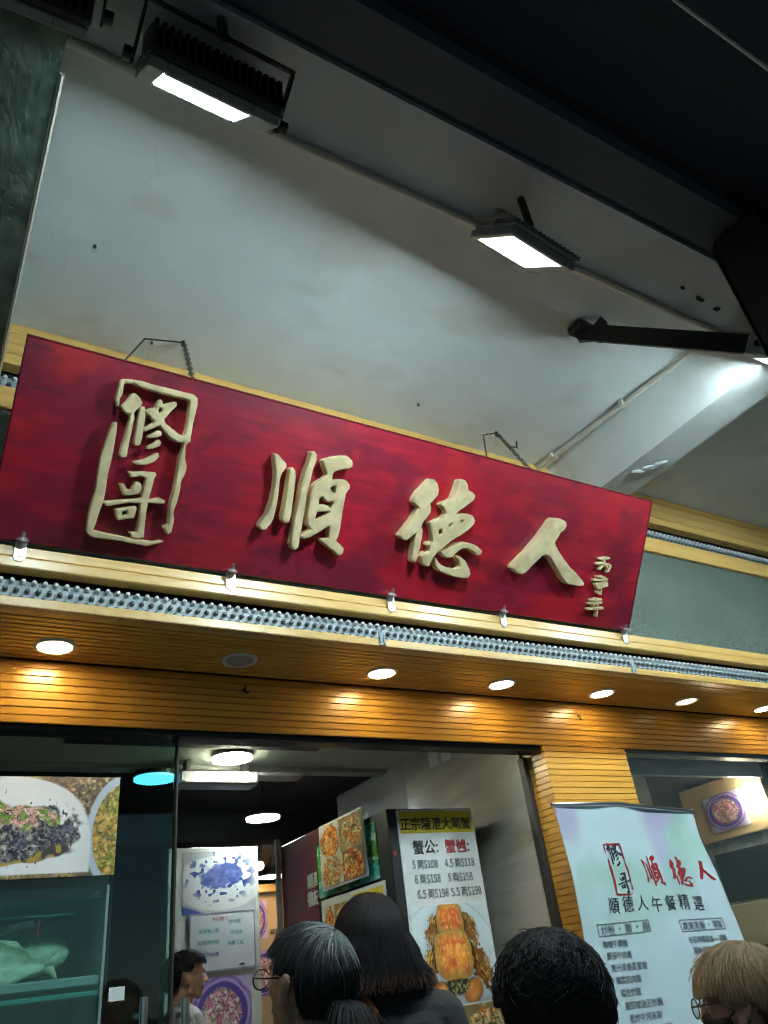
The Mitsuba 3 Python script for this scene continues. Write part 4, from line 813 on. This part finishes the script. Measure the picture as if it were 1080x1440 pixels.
# ------------------------------------------------------------------ left window: fish picture, tank
wp = thing('fish_poster', 'picture of a fish dish on a white plate above the aquarium', 'poster')
add('print', put(uvbox(0.86, 0.29, 0.003)[0], frame((-0.275, 2.611, 1.985), (1, 0, 0), (0, 0, 1))), 'm_print_plate', wp, uv=uvbox(1, 1, 1)[1])
scene['m_water'] = {'type': 'twosided', 'bsdf': {'type': 'principled', 'base_color': {'type': 'rgb', 'value': [0.06, 0.30, 0.29]}, 'roughness': 0.12}}
aq = thing('aquarium', 'teal fish tank in the left window below the fish picture', 'aquarium')
add('water_backdrop', box(-1.2, 0.572, 3.02, 3.03, 0.9, 1.95), 'm_water', aq)
add('side_glass', box(0.574, 0.582, 2.640, 3.03, 0.9, 1.962), 'm_galv', aq)
add('front_glass', pane(-1.2, 0.573, 2.645, 0.9, 1.96, 'm_glass_tank'), None, aq)
def ripple(x0, x1, y0, y1, z):
    nx, ny = 50, 14
    X, Y = np.meshgrid(np.linspace(x0, x1, nx), np.linspace(y0, y1, ny))
    Z = z + 0.006 * (meshkit.fbm(np.stack([X * 9, Y * 9, X * 0], -1), 3) - 0.5)
    f = [(j * nx + i, j * nx + i + 1, (j + 1) * nx + i + 1, (j + 1) * nx + i) for j in range(ny - 1) for i in range(nx - 1)]
    return (np.stack([X, Y, Z], -1).reshape(-1, 3), np.array(f))
add('water_surface', ripple(-1.2, 0.572, 2.65, 3.015, 1.93), 'm_water', aq, smooth=True)
add('shelf_rim', box(-1.2, 0.573, 2.648, 2.70, 1.700, 1.726, 0.004), 'm_galv', aq)
add('shelf_rim', box(-1.2, 0.573, 2.648, 2.72, 1.672, 1.688, 0.004), 'm_water', aq)
add('thermometer', tube([(0.392, 2.66, 1.84), (0.392, 2.66, 1.88)], 0.004, 8), 'm_ink_red', aq)
def fish_fn(p, n, uv):
    sc_ = 0.5 + 0.5 * dr.sin(p.x * 420 + p.z * 200) * dr.sin(p.z * 420 - p.x * 200)
    c = mix((0.34, 0.36, 0.24), (0.90, 0.88, 0.72), smoothstep(0.1, 0.6, uv.y + 0.4 * (fbm(p.x * 20, p.z * 20, 1.0, 3) - 0.5)))
    return c * (0.93 + 0.07 * sc_) * (0.7 + 0.6 * fbm(p.x * 30, p.z * 60, 3.0, 3))
mat('m_fish', proc(fish_fn), 0.35, specular=0.5)
def fish(cx, cy, cz, L, rz, lab):
    t = thing('fish', lab, 'fish', None)
    n, k = 28, 18
    v, uvs = [], []
    for i in range(n + 1):
        s = i / n
        h = 0.24 * L * (math.sin(math.pi * min(s * 1.02, 1) ** 0.72)) ** 0.8 + 0.012 * L + (0.02 * L if s > 0.9 else 0)
        w = 0.45 * h * (1 - 0.6 * s) + 0.002
        for j in range(k):
            a = 2 * math.pi * j / k
            v.append(((s - 0.5) * L, w * math.cos(a), h * math.sin(a) * (1.0 if math.sin(a) > 0 else 0.8))); uvs.append((s, 0.5 - 0.5 * math.sin(a)))
    f = [(i * k + j, i * k + (j + 1) % k, (i + 1) * k + (j + 1) % k, (i + 1) * k + j) for i in range(n) for j in range(k)]
    f = np.array(f); tri = np.vstack([f[:, [0, 1, 2]], f[:, [0, 2, 3]]])
    M = np.eye(4); M[:3, :3] = trimesh.transformations.rotation_matrix(rz, [0, 0, 1])[:3, :3]; M[:3, 3] = (cx, cy, cz)
    add('body', put(trimesh.Trimesh(np.array(v), tri, process=False), M), 'm_fish', t, smooth=True, uv=np.array(uvs))
    tail = Polygon([(0.46 * L, 0.0), (0.66 * L, 0.16 * L), (0.60 * L, 0.0), (0.66 * L, -0.15 * L), (0.46 * L, -0.02 * L)])
    dors = Polygon([(-0.2 * L, 0.20 * L), (-0.12 * L, 0.31 * L), (0.18 * L, 0.27 * L), (0.36 * L, 0.10 * L), (0.30 * L, 0.07 * L)])
    R = np.array([[1, 0, 0, 0], [0, 0, -1, 0.003], [0, 1, 0, 0], [0, 0, 0, 1.0]])
    for nm, pg in (('tail_fin', tail), ('dorsal_fin', dors)): add(nm, put(extrude(pg, 0.005), M @ R), 'm_fish', t)
    add('eye', put(trimesh.creation.icosphere(2, 0.02 * L + 0.003).apply_translation((-0.36 * L, -0.06 * L, 0.05 * L)), M), 'm_black', t, smooth=True)
fish(0.36, 2.80, 1.802, 0.30, math.pi, 'pale round-backed fish in the upper compartment of the aquarium')
fish(0.30, 2.72, 1.765, 0.26, 0.05, 'silvery fish cut by the left picture edge in the aquarium')
gd = thing('price_tag', 'small pale blue tag on the glass beside the door handle', 'tag')
add('card', put(uvbox(0.045, 0.035, 0.002)[0], frame((0.605, 2.664, 1.655), (1, 0, 0), (0, 0, 1))), 'm_whiteboard', gd)

# ------------------------------------------------------------------ right window: bowl poster
rp = thing('bowl_poster', 'purple bowl poster on the beige board inside the right window', 'poster')
add('print', put(uvbox(0.275, 0.20, 0.003)[0], frame((4.199, 3.20, 2.138), (0, -1, 0.02), (0, 0.02, 1))), 'm_print_bowl', rp, uv=uvbox(1, 1, 1)[1])

# ------------------------------------------------------------------ people
def skin_fn(k):
    def fn(p, n, uv):
        a = fbm(p.x * 45, p.y * 45, p.z * 45, 3); b = fbm(p.x * 320, p.y * 320, p.z * 320, 2)
        return mix((0.56 * k, 0.345 * k, 0.25 * k), (0.43 * k, 0.235 * k, 0.165 * k), smoothstep(0.3, 0.72, a)) * (0.92 + 0.16 * b)
    return fn
bumped('m_skin', proc(skin_fn(0.95)), 0.48, lambda p, n, uv: fbm(p.x * 400, p.y * 400, p.z * 400, 2), 0.0006, 5e-4, specular=0.4)
mat('m_skin_light', proc(skin_fn(1.06)), 0.48, specular=0.4)
mat('m_lips', (0.36, 0.13, 0.11), 0.4)
mat('m_eye', (0.6, 0.58, 0.55), 0.2)
mat('m_iris', (0.02, 0.012, 0.01), 0.2)
mat('m_cloth_black', (0.016, 0.018, 0.021), 0.8, sheen=0.5)
mat('m_cloth_grey', (0.09, 0.095, 0.10), 0.8, sheen=0.4)
mat('m_cloth_navy', (0.025, 0.03, 0.05), 0.8, sheen=0.4)
mat('m_cloth_white', (0.50, 0.50, 0.55), 0.75, sheen=0.3)
mat('m_cloth_orange', (0.72, 0.13, 0.05), 0.7, sheen=0.3)
mat('m_mask_black', (0.015, 0.015, 0.017), 0.7)
for nm, rough in (('m_hair', 0.62),):
    scene[nm] = {'type': 'twosided', 'bsdf': {'type': 'principled', 'base_color': {'type': 'mesh_attribute', 'name': 'vertex_color'}, 'roughness': rough, 'specular': 0.22}}

def ball(p, r, s=(1, 1, 1), n=20): return m3.Manifold.sphere(r, n).scale(s).translate(tuple(p))
def bone(a, ra, b, rb, n=16): return m3.Manifold.batch_hull([m3.Manifold.sphere(ra, n).translate(tuple(a)), m3.Manifold.sphere(rb, n).translate(tuple(b))])
def limb(pts): return [bone(pts[i][0], pts[i][1], pts[i + 1][0], pts[i + 1][1]) for i in range(len(pts) - 1)]
def solid(parts, res, it=8):
    m = m3.Manifold.batch_boolean(parts, m3.OpType.Add).refine_to_length(res).to_mesh()
    t = trimesh.Trimesh(np.array(m.vert_properties[:, :3]), np.array(m.tri_verts), process=True)
    trimesh.smoothing.filter_taubin(t, lamb=0.5, nu=0.52, iterations=it)
    return t
# canonical standing figure, 1.70 m, facing +y
SH, EL, WR = (0.180, -0.015, 1.385), (0.235, -0.035, 1.115), (0.245, 0.035, 0.875)
HP, KN, AN = (0.090, 0.0, 0.90), (0.100, 0.015, 0.48), (0.100, -0.02, 0.085)
def mir(p, s): return (p[0] * s, p[1], p[2])
def torso(g):
    P = []
    P.append(m3.Manifold.batch_hull([ball((sx * 0.115, -0.02, 1.36), 0.062 + g) for sx in (-1, 1)] + [ball((sx * 0.125, 0.0, 1.22), 0.085 + g) for sx in (-1, 1)]))
    P.append(m3.Manifold.batch_hull([ball((sx * 0.12, 0.0, 1.22), 0.085 + g) for sx in (-1, 1)] + [ball((sx * 0.075, 0.005, 1.05), 0.088 + g) for sx in (-1, 1)]))
    P.append(m3.Manifold.batch_hull([ball((sx * 0.075, 0.005, 1.05), 0.088 + g) for sx in (-1, 1)] + [ball((sx * 0.088, -0.005, 0.92), 0.092 + g) for sx in (-1, 1)]))
    for s in (-1, 1): P.append(bone((s * 0.05, -0.02, 1.415), 0.045 + g, mir(SH, s), 0.052 + g))
    return P
def hand(s):
    wx, wy, wz = mir(WR, s); P = []
    c = np.array([wx, wy + 0.012, wz - 0.055])
    kn = [np.array([wx - s * 0.004, wy + 0.012 + o, wz - 0.092 + d]) for o, d in ((0.036, 0.004), (0.012, 0.0), (-0.012, 0.002), (-0.034, 0.010))]
    P.append(m3.Manifold.batch_hull([ball((wx, wy, wz), 0.025)] + [ball(k, 0.0125) for k in kn]))
    for k, L in zip(kn, (0.068, 0.076, 0.070, 0.054)):
        a = k + np.array([-s * 0.004, 0.003, -L * 0.45]); b = a + np.array([-s * 0.013, 0.006, -L * 0.32]); e = b + np.array([-s * 0.012, 0.004, -L * 0.2])
        P += limb([(k, 0.0095), (a, 0.009), (b, 0.0085), (e, 0.007)])
    t0 = np.array([wx - s * 0.006, wy + 0.028, wz - 0.028]); t1 = t0 + np.array([-s * 0.012, 0.034, -0.030]); t2 = t1 + np.array([-s * 0.010, 0.010, -0.034])
    P += limb([(t0, 0.015), (t1, 0.0115), (t2, 0.0085)])
    return P
HC = np.array([0.0, -0.008, 1.60])        # middle of the skull
def head():
    P = [m3.Manifold.batch_hull([ball((0, -0.032, 1.603), 0.078), ball((0, 0.020, 1.612), 0.070), ball((0, 0.030, 1.575), 0.062)])]
    P.append(m3.Manifold.batch_hull([ball((0, 0.030, 1.575), 0.060), ball((0, 0.062, 1.500), 0.024), ball((0.047, 0.0, 1.522), 0.020), ball((-0.047, 0.0, 1.522), 0.020)]))
    P.append(m3.Manifold.batch_hull([ball((0, 0.094, 1.592), 0.008), ball((0, 0.108, 1.560), 0.010), ball((0.014, 0.092, 1.556), 0.008), ball((-0.014, 0.092, 1.556), 0.008)]))
    P.append(m3.Manifold.batch_hull([ball((0.030, 0.082, 1.608), 0.010), ball((-0.030, 0.082, 1.608), 0.010), ball((0, 0.090, 1.604), 0.010)]))
    P.append(bone((0, -0.030, 1.40), 0.062, (0, -0.018, 1.53), 0.055))
    for s in (-1, 1):
        e = m3.Manifold.batch_hull([ball((s * 0.080, -0.006, 1.592), 0.016, (0.5, 1, 1)), ball((s * 0.090, -0.022, 1.592), 0.013, (0.45, 1, 1.2)), ball((s * 0.078, 0.000, 1.550), 0.010, (0.6, 1, 1))])
        e = e - ball((s * 0.096, -0.004, 1.582), 0.013, (0.55, 0.8, 1.3))
        P.append(e)
    return P
_parts = {}
def base_parts():
    body = torso(0.0) + head()
    for s in (-1, 1):
        body += limb([(mir(SH, s), 0.050), (mir(EL, s), 0.036), (mir(WR, s), 0.024)])
        body += limb([(mir(HP, s), 0.085), (mir(KN, s), 0.052), (mir(AN, s), 0.036)])
        body += [bone(mir(AN, s), 0.036, (s * 0.105, 0.09, 0.035), 0.028)] + hand(s)
    _parts['body'] = solid(body, 0.0075, 5)
    sh = torso(0.016)
    for s in (-1, 1): sh += limb([(mir(SH, s), 0.068), (mir(EL, s), 0.054)])
    _parts['short_shirt'] = solid(sh + [], 0.014)
    sl = list(torso(0.018))
    for s in (-1, 1): sl += limb([(mir(SH, s), 0.070), (mir(EL, s), 0.054), ((s * 0.245, 0.028, 0.90), 0.040)])
    sl.append(bone((0, -0.03, 1.40), 0.074, (0, -0.026, 1.462), 0.064))
    _parts['long_shirt'] = solid(sl, 0.014)
    tr = [m3.Manifold.batch_hull([ball((s * 0.085, -0.005, 0.92), 0.104) for s in (-1, 1)])]
    for s in (-1, 1): tr += limb([(mir(HP, s), 0.098), (mir(KN, s), 0.074), ((s * 0.102, -0.015, 0.10), 0.066)])
    _parts['trousers'] = solid(tr, 0.016)
    for s in (-1, 1):
        _parts['shoe%d' % s] = solid([m3.Manifold.batch_hull([ball((s * 0.102, -0.045, 0.045), 0.044), ball((s * 0.106, 0.10, 0.038), 0.037), ball((s * 0.108, 0.155, 0.030), 0.028), ball((s * 0.102, -0.02, 0.09), 0.045)]) ^ m3.Manifold.cube((1, 1, 1), True).translate((0, 0, 0.5))], 0.012, 4)
base_parts()

A_, B_, C_ = 0.0895, 0.110, 0.098       # half axes of the hair cap
def shell_r(d): return 1.0 / np.sqrt((d[..., 0] / A_) ** 2 + (d[..., 1] / B_) ** 2 + (d[..., 2] / C_) ** 2)
def bald(d, long=False, low=-0.62, fringe=False):
    face = (d[..., 1] > 0.30) & (d[..., 2] < 0.45 - 0.1 * (d[..., 1] - 0.3)) if not long else (d[..., 1] > 0.42) & (d[..., 2] < 0.40)
    if fringe: face = ((d[..., 1] > 0.40) & (d[..., 2] < 0.22)) | ((d[..., 1] > 0.25) & (d[..., 2] < -0.02))
    ear = (np.abs(d[..., 0]) > 0.55) & (d[..., 1] > -0.36) & (d[..., 2] < (0.10 if not fringe else 0.0)) if not long else np.zeros(face.shape, bool)
    nape = d[..., 2] < (low if not long else -0.75)
    return face | ear | nape
def hair_mesh(kind, n, color, seed, vol=1.0, length=0.10, fringe=False, tied=False):
    r = np.random.default_rng(seed)
    long = kind == 'long'
    cap = trimesh.creation.icosphere(5, 1.0)
    d = cap.vertices
    bump = 0.004 * (meshkit.fbm(d * 5 + seed, 3) - 0.5)
    V = HC + d * (shell_r(d) * vol + bump)[:, None]
    tc = cap.triangles_center / np.linalg.norm(cap.triangles_center, axis=1, keepdims=True)
    keep = ~bald(tc + 0.16 * (meshkit.fbm(tc * 9 + seed, 2)[:, None] - 0.5) - np.array([0, 0, 0.06]), long, -0.62, fringe)
    cv = [V]; cf = [cap.faces[keep]]; cc = [color(d, np.full(len(d), 0.4), r) * 0.55]
    off = len(V)
    up = np.array([0.0, -0.34, 0.94]); up /= np.linalg.norm(up)
    if tied: up = np.array([0.10, -0.55, 0.83]); up /= np.linalg.norm(up)
    e1 = np.array([1.0, 0, 0]); e2 = np.cross(up, e1)
    K = 24 if long else 10
    phi = r.uniform(0, 2 * math.pi, n); th0 = np.arccos(1 - r.uniform(0, 1, n) * (1.25 if not long else 0.95))
    swirl = 0.5 if kind == 'short' else 0.0
    L = length * r.uniform(0.6, 1.15, n)
    lift = r.uniform(0.001, 0.008, n) * (1.9 if kind == 'curly' else 1.0)
    stray = (r.uniform(0, 1, n) > 0.93) * r.uniform(0, 0.012 if kind != 'curly' else 0.008, n)
    wob = r.uniform(0, 2 * math.pi, n); amp = {'curly': 0.12, 'short': 0.05, 'long': 0.02}[kind] * r.uniform(0.4, 1.4, n)
    tone = r.uniform(0, 1, n)
    P = np.zeros((n, K, 3)); D = np.zeros((n, K, 3))
    stop = np.full(n, K); 
    for k in range(K):
        s = L * k / (K - 1)
        th = th0 + s / (0.10 * vol)
        ph = phi + swirl * (th - th0) + amp * np.sin(wob + k * (1.1 if kind == 'curly' else 0.5))
        dd = np.cos(th)[:, None] * up + np.sin(th)[:, None] * (np.cos(ph)[:, None] * e1 + np.sin(ph)[:, None] * e2)
        if long:
            pos = HC + dd * (shell_r(dd) * vol + lift)[:, None]
            low = dd[:, 2] < -0.05
            if k:
                prev = P[:, k - 1]; fell = (prev[:, 2] < HC[2] - 0.004) | low
                drop = L / (K - 1)
                nx = prev + np.stack([prev[:, 0] * 0.020 + 0.0035 * np.sin(wob + k * 0.7) + 0.0012 * np.sin(wob * 7), -0.0015 + 0 * prev[:, 1] - 0.012 * (prev[:, 1] - 0.0), -drop], -1)
                pos = np.where(fell[:, None], nx, pos); dd = np.where(fell[:, None], D[:, k - 1], dd)
        else:
            tip = (k / (K - 1)) ** 2 * 0.004
            pos = HC + dd * (shell_r(dd) * vol + lift + stray * (k / (K - 1)) ** 2 + tip * np.sin(wob * 3) ** 2)[:, None]
            b = bald(dd + ((0.22 if fringe else 0.12) * np.sin(wob * 5))[:, None] * np.array([0, 0, 1.0]), False, -0.68 + 0.10 * np.sin(wob), fringe) & (stop == K)
            stop[b] = np.maximum(k, 0)
        P[:, k], D[:, k] = pos, dd
    if long:
        face0 = (D[:, 0, 1] > 0.42) & (D[:, 0, 2] < 0.40)
        front = (P[:, :, 1] > 0.045) & (P[:, :, 2] < HC[2] + 0.035)
        stop = np.where(front.any(1), front.argmax(1), K); stop[face0] = 0
        short = P[:, :, 2] < (1.458 + 0.022 * tone + 0.012 * np.sin(wob * 3))[:, None]
        stop = np.minimum(stop, np.where(short.any(1), short.argmax(1), K))
    wdt = {'short': 0.0016, 'long': 0.0022, 'curly': 0.0014}[kind]
    if tied:        # a short tail gathered at the nape
        q = n // 5
        k_ = np.linspace(0, 1, K); root = HC + np.array([0.0, -0.108, -0.045])
        ax, bx = r.normal(0, 0.35, q), r.normal(0, 0.35, q)
        for j in range(q):
            w_ = 0.014 + 0.030 * np.sin(np.pi * np.minimum(k_ * 0.8 + 0.12, 1))
            P[j] = root + np.stack([ax[j] * w_ * 1.6, -0.020 * np.sin(np.pi * k_) - 0.012 + bx[j] * w_, -0.150 * k_ * (0.8 + 0.3 * tone[j]) + bx[j] * 0.01], -1)
            nn = np.array([ax[j] * 2, -0.6 + bx[j], 0.05]); D[j] = nn / np.linalg.norm(nn); stop[j] = K
        tone[:q] *= 0.4
    for i in range(n):
        m = int(stop[i])
        if m < 3: continue
        p, dd = P[i, :m], D[i, :m]
        t = np.gradient(p, axis=0); sd = np.cross(t, dd); sd /= np.linalg.norm(sd, axis=1, keepdims=True) + 1e-9
        taper = (1 - 0.75 * (np.linspace(0, 1, m) ** 3))[:, None] * wdt
        a, b = p - sd * taper, p + sd * taper
        mid = p + dd * 0.0016
        q = np.stack([a, mid, b], 1).reshape(-1, 3)
        f = []
        for k in range(m - 1):
            o = off + 3 * k
            f += [(o, o + 3, o + 4), (o, o + 4, o + 1), (o + 1, o + 4, o + 5), (o + 1, o + 5, o + 2)]
        c = color(dd, np.full(m, tone[i]), r, np.linspace(0, 1, m), p)
        cv.append(q); cf.append(np.array(f)); cc.append(np.repeat(c, 3, axis=0)); off += len(q)
    return np.vstack(cv), np.vstack(cf), np.clip(np.vstack(cc), 0, 1)
def col_black(d, tone, r, s=None, p=None): return np.outer(0.5 + 0.9 * tone, [0.014, 0.014, 0.016])
def col_brown_tips(d, tone, r, s=None, p=None):
    base = np.outer(0.5 + 0.9 * tone, [0.013, 0.013, 0.015])
    if p is None: return base
    w = np.clip((1.512 - p[:, 2]) / 0.05, 0, 1)[:, None] * (tone > 0.35)[:, None]
    return base * (1 - w) + w * np.outer(0.6 + 0.7 * tone, [0.13, 0.070, 0.045])
def col_grey(d, tone, r, s=None, p=None):
    crown = np.clip((d @ (np.array([0.10, -0.55, 0.83]) / 1.0) - 0.70 - 0.16 * np.sin(tone * 37)) / 0.30, 0, 1)
    w = np.clip(crown * (0.35 + 0.75 * tone) + 0.05 * (tone > 0.6), 0, 1)[:, None]
    return np.outer(0.5 + 0.8 * tone, [0.020, 0.021, 0.022]) * (1 - w) + w * np.outer(0.6 + 0.6 * tone, [0.25, 0.265, 0.27])
def col_blond(d, tone, r, s=None, p=None):
    low = np.clip((-d[:, 2] - 0.10) / 0.35, 0, 1)[:, None]
    c = np.outer(0.55 + 0.75 * tone, [0.25, 0.165, 0.090])
    return c * (1 - low) + low * np.outer(0.6 + 0.6 * tone, [0.045, 0.030, 0.02])

def person(label, head_at, yaw, top, foot, hair, shirt=('short_shirt', 'm_cloth_black'), trousers='m_cloth_navy', skin='m_skin', glasses=False, mask=False, pitch=0.0):
    """head_at: x, y of the head; top: height of the crown; foot: height of the ground under the feet."""
    t = thing('person', label, 'person')
    s = (top - foot) / 1.70
    M = T().translate((head_at[0], head_at[1], foot)).rotate([0, 0, 1], math.degrees(yaw)).scale(s).translate((0, 0.012, 0))
    def nod(mesh):
        v = np.array(mesh.vertices); w = np.clip((v[:, 2] - 1.43) / 0.11, 0, 1); w = w * w * (3 - 2 * w) * pitch
        y, z = v[:, 1] + 0.02, v[:, 2] - 1.50
        v[:, 1], v[:, 2] = y * np.cos(w) - z * np.sin(w) - 0.02, y * np.sin(w) + z * np.cos(w) + 1.50
        return trimesh.Trimesh(v, mesh.faces, process=False)
    def pl(name, mesh, m, smooth=True, par=t, **k):
        if pitch and name not in ('shirt', 'trousers', 'shoe'): mesh = nod(mesh)
        return add(name, {**mikit.ply(mesh, m, smooth=smooth, **k), 'to_world': M}, None, par)
    pl('body', _parts['body'], skin)
    pl('shirt', _parts[shirt[0]], shirt[1]); pl('trousers', _parts['trousers'], trousers)
    for sd in (-1, 1): pl('shoe', _parts['shoe%d' % sd], 'm_black')
    v, f, c = hair
    pl('hair', trimesh.Trimesh(v, f, process=False), 'm_hair', True, t, color=c)
    for sd in (-1, 1):
        e = pl('eye', trimesh.creation.icosphere(2, 0.0125).apply_translation((sd * 0.031, 0.077, 1.585)), 'm_eye')
        pl('iris', trimesh.creation.icosphere(2, 0.006).apply_translation((sd * 0.031, 0.0855, 1.585)), 'm_iris', True, e)
    if not mask: pl('lips', solid([m3.Manifold.batch_hull([ball((sd * 0.018, 0.083, 1.527), 0.0045) for sd in (-1, 1)] + [ball((0, 0.090, 1.529), 0.007)])], 0.004, 2), 'm_lips')
    if mask:
        mk = solid([m3.Manifold.batch_hull([ball((0, 0.099, 1.560), 0.016), ball((0, 0.072, 1.498), 0.024), ball((0.050, 0.040, 1.548), 0.018), ball((-0.050, 0.040, 1.548), 0.018), ball((0.045, 0.03, 1.512), 0.018), ball((-0.045, 0.03, 1.512), 0.018)])], 0.008, 3)
        k = pl('face_mask', mk, 'm_mask_black')
        for sd in (-1, 1): pl('ear_loop', cat(tube([(sd * 0.064, 0.040, 1.555), (sd * 0.088, -0.022, 1.600)], 0.002, 6), tube([(sd * 0.062, 0.036, 1.512), (sd * 0.085, -0.018, 1.556)], 0.002, 6)), 'm_mask_black', False, k)
    if glasses:
        rings = []
        for sd in (-1, 1):
            tr = trimesh.creation.torus(0.024, 0.0016, major_sections=24, minor_sections=6); tr.apply_scale((1.0, 0.82, 1)); tr.apply_transform(trimesh.transformations.rotation_matrix(math.pi / 2, [1, 0, 0])); rings.append(tr.apply_translation((sd * 0.033, 0.112, 1.583)))
            rings.append(tube([(sd * 0.057, 0.111, 1.588), (sd * 0.082, 0.06, 1.592), (sd * 0.0865, -0.01, 1.598)], 0.0017, 6))
        rings.append(tube([(-0.010, 0.113, 1.588), (0.010, 0.113, 1.588)], 0.0016, 6))
        g = pl('glasses', cat(*rings), 'm_black_metal', False)
        for sd in (-1, 1):
            lens = trimesh.creation.cylinder(0.0235, 0.0006, sections=24); lens.apply_scale((1, 0.82, 1)); lens.apply_transform(trimesh.transformations.rotation_matrix(math.pi / 2, [1, 0, 0]))
            pl('lens', lens.apply_translation((sd * 0.033, 0.112, 1.583)), 'm_lens', False, g)
    return t, M
t, M = person('person with greying hair tied back at the nape, wearing glasses, looking into the doorway', (0.838, 1.80), math.radians(21), 1.745, 0.0, hair_mesh('short', 13000, col_grey, 1, 0.93, 0.10, False, True), ('long_shirt', 'm_cloth_grey'), 'm_cloth_black', 'm_skin', glasses=True, pitch=0.16)
t, M = person('woman with long straight black hair in a black jacket with an orange shoulder panel', (1.190, 2.12), math.radians(-12), 1.818, 0.15, hair_mesh('long', 8000, col_brown_tips, 2, 1.10, 0.26), ('long_shirt', 'm_cloth_black'), 'm_cloth_black', 'm_skin_light')
op = solid([m3.Manifold.batch_hull([ball((-0.070, -0.070, 1.462), 0.024), ball((-0.125, -0.055, 1.440), 0.030), ball((-0.150, -0.10, 1.30), 0.030), ball((-0.050, -0.105, 1.29), 0.028), ball((-0.050, -0.095, 1.42), 0.024)])], 0.012, 4)
add('orange_panel', {**mikit.ply(op, 'm_cloth_orange', smooth=True), 'to_world': M}, None, t)
person('person with thick tousled black hair standing nearest the camera with back turned', (1.020, 1.20), math.radians(-30), 1.644, 0.0, hair_mesh('curly', 20000, col_black, 3, 1.0, 0.07), ('long_shirt', 'm_cloth_navy'), 'm_cloth_black', 'm_skin')
person('person with short blond hair in glasses and a black face mask at the right edge', (1.655, 1.30), math.radians(24), 1.588, 0.0, hair_mesh('short', 12000, col_blond, 4, 1.02, 0.085, True), ('long_shirt', 'm_cloth_grey'), 'm_cloth_navy', 'm_skin_light', glasses=True, mask=True)
person('dark haired person inside the shop behind the glass, seen in profile', (1.425, 4.60), math.radians(-95), 1.884, 0.15, hair_mesh('short', 2200, col_black, 5, 1.03, 0.07), ('short_shirt', 'm_cloth_white'), 'm_cloth_navy', 'm_skin')
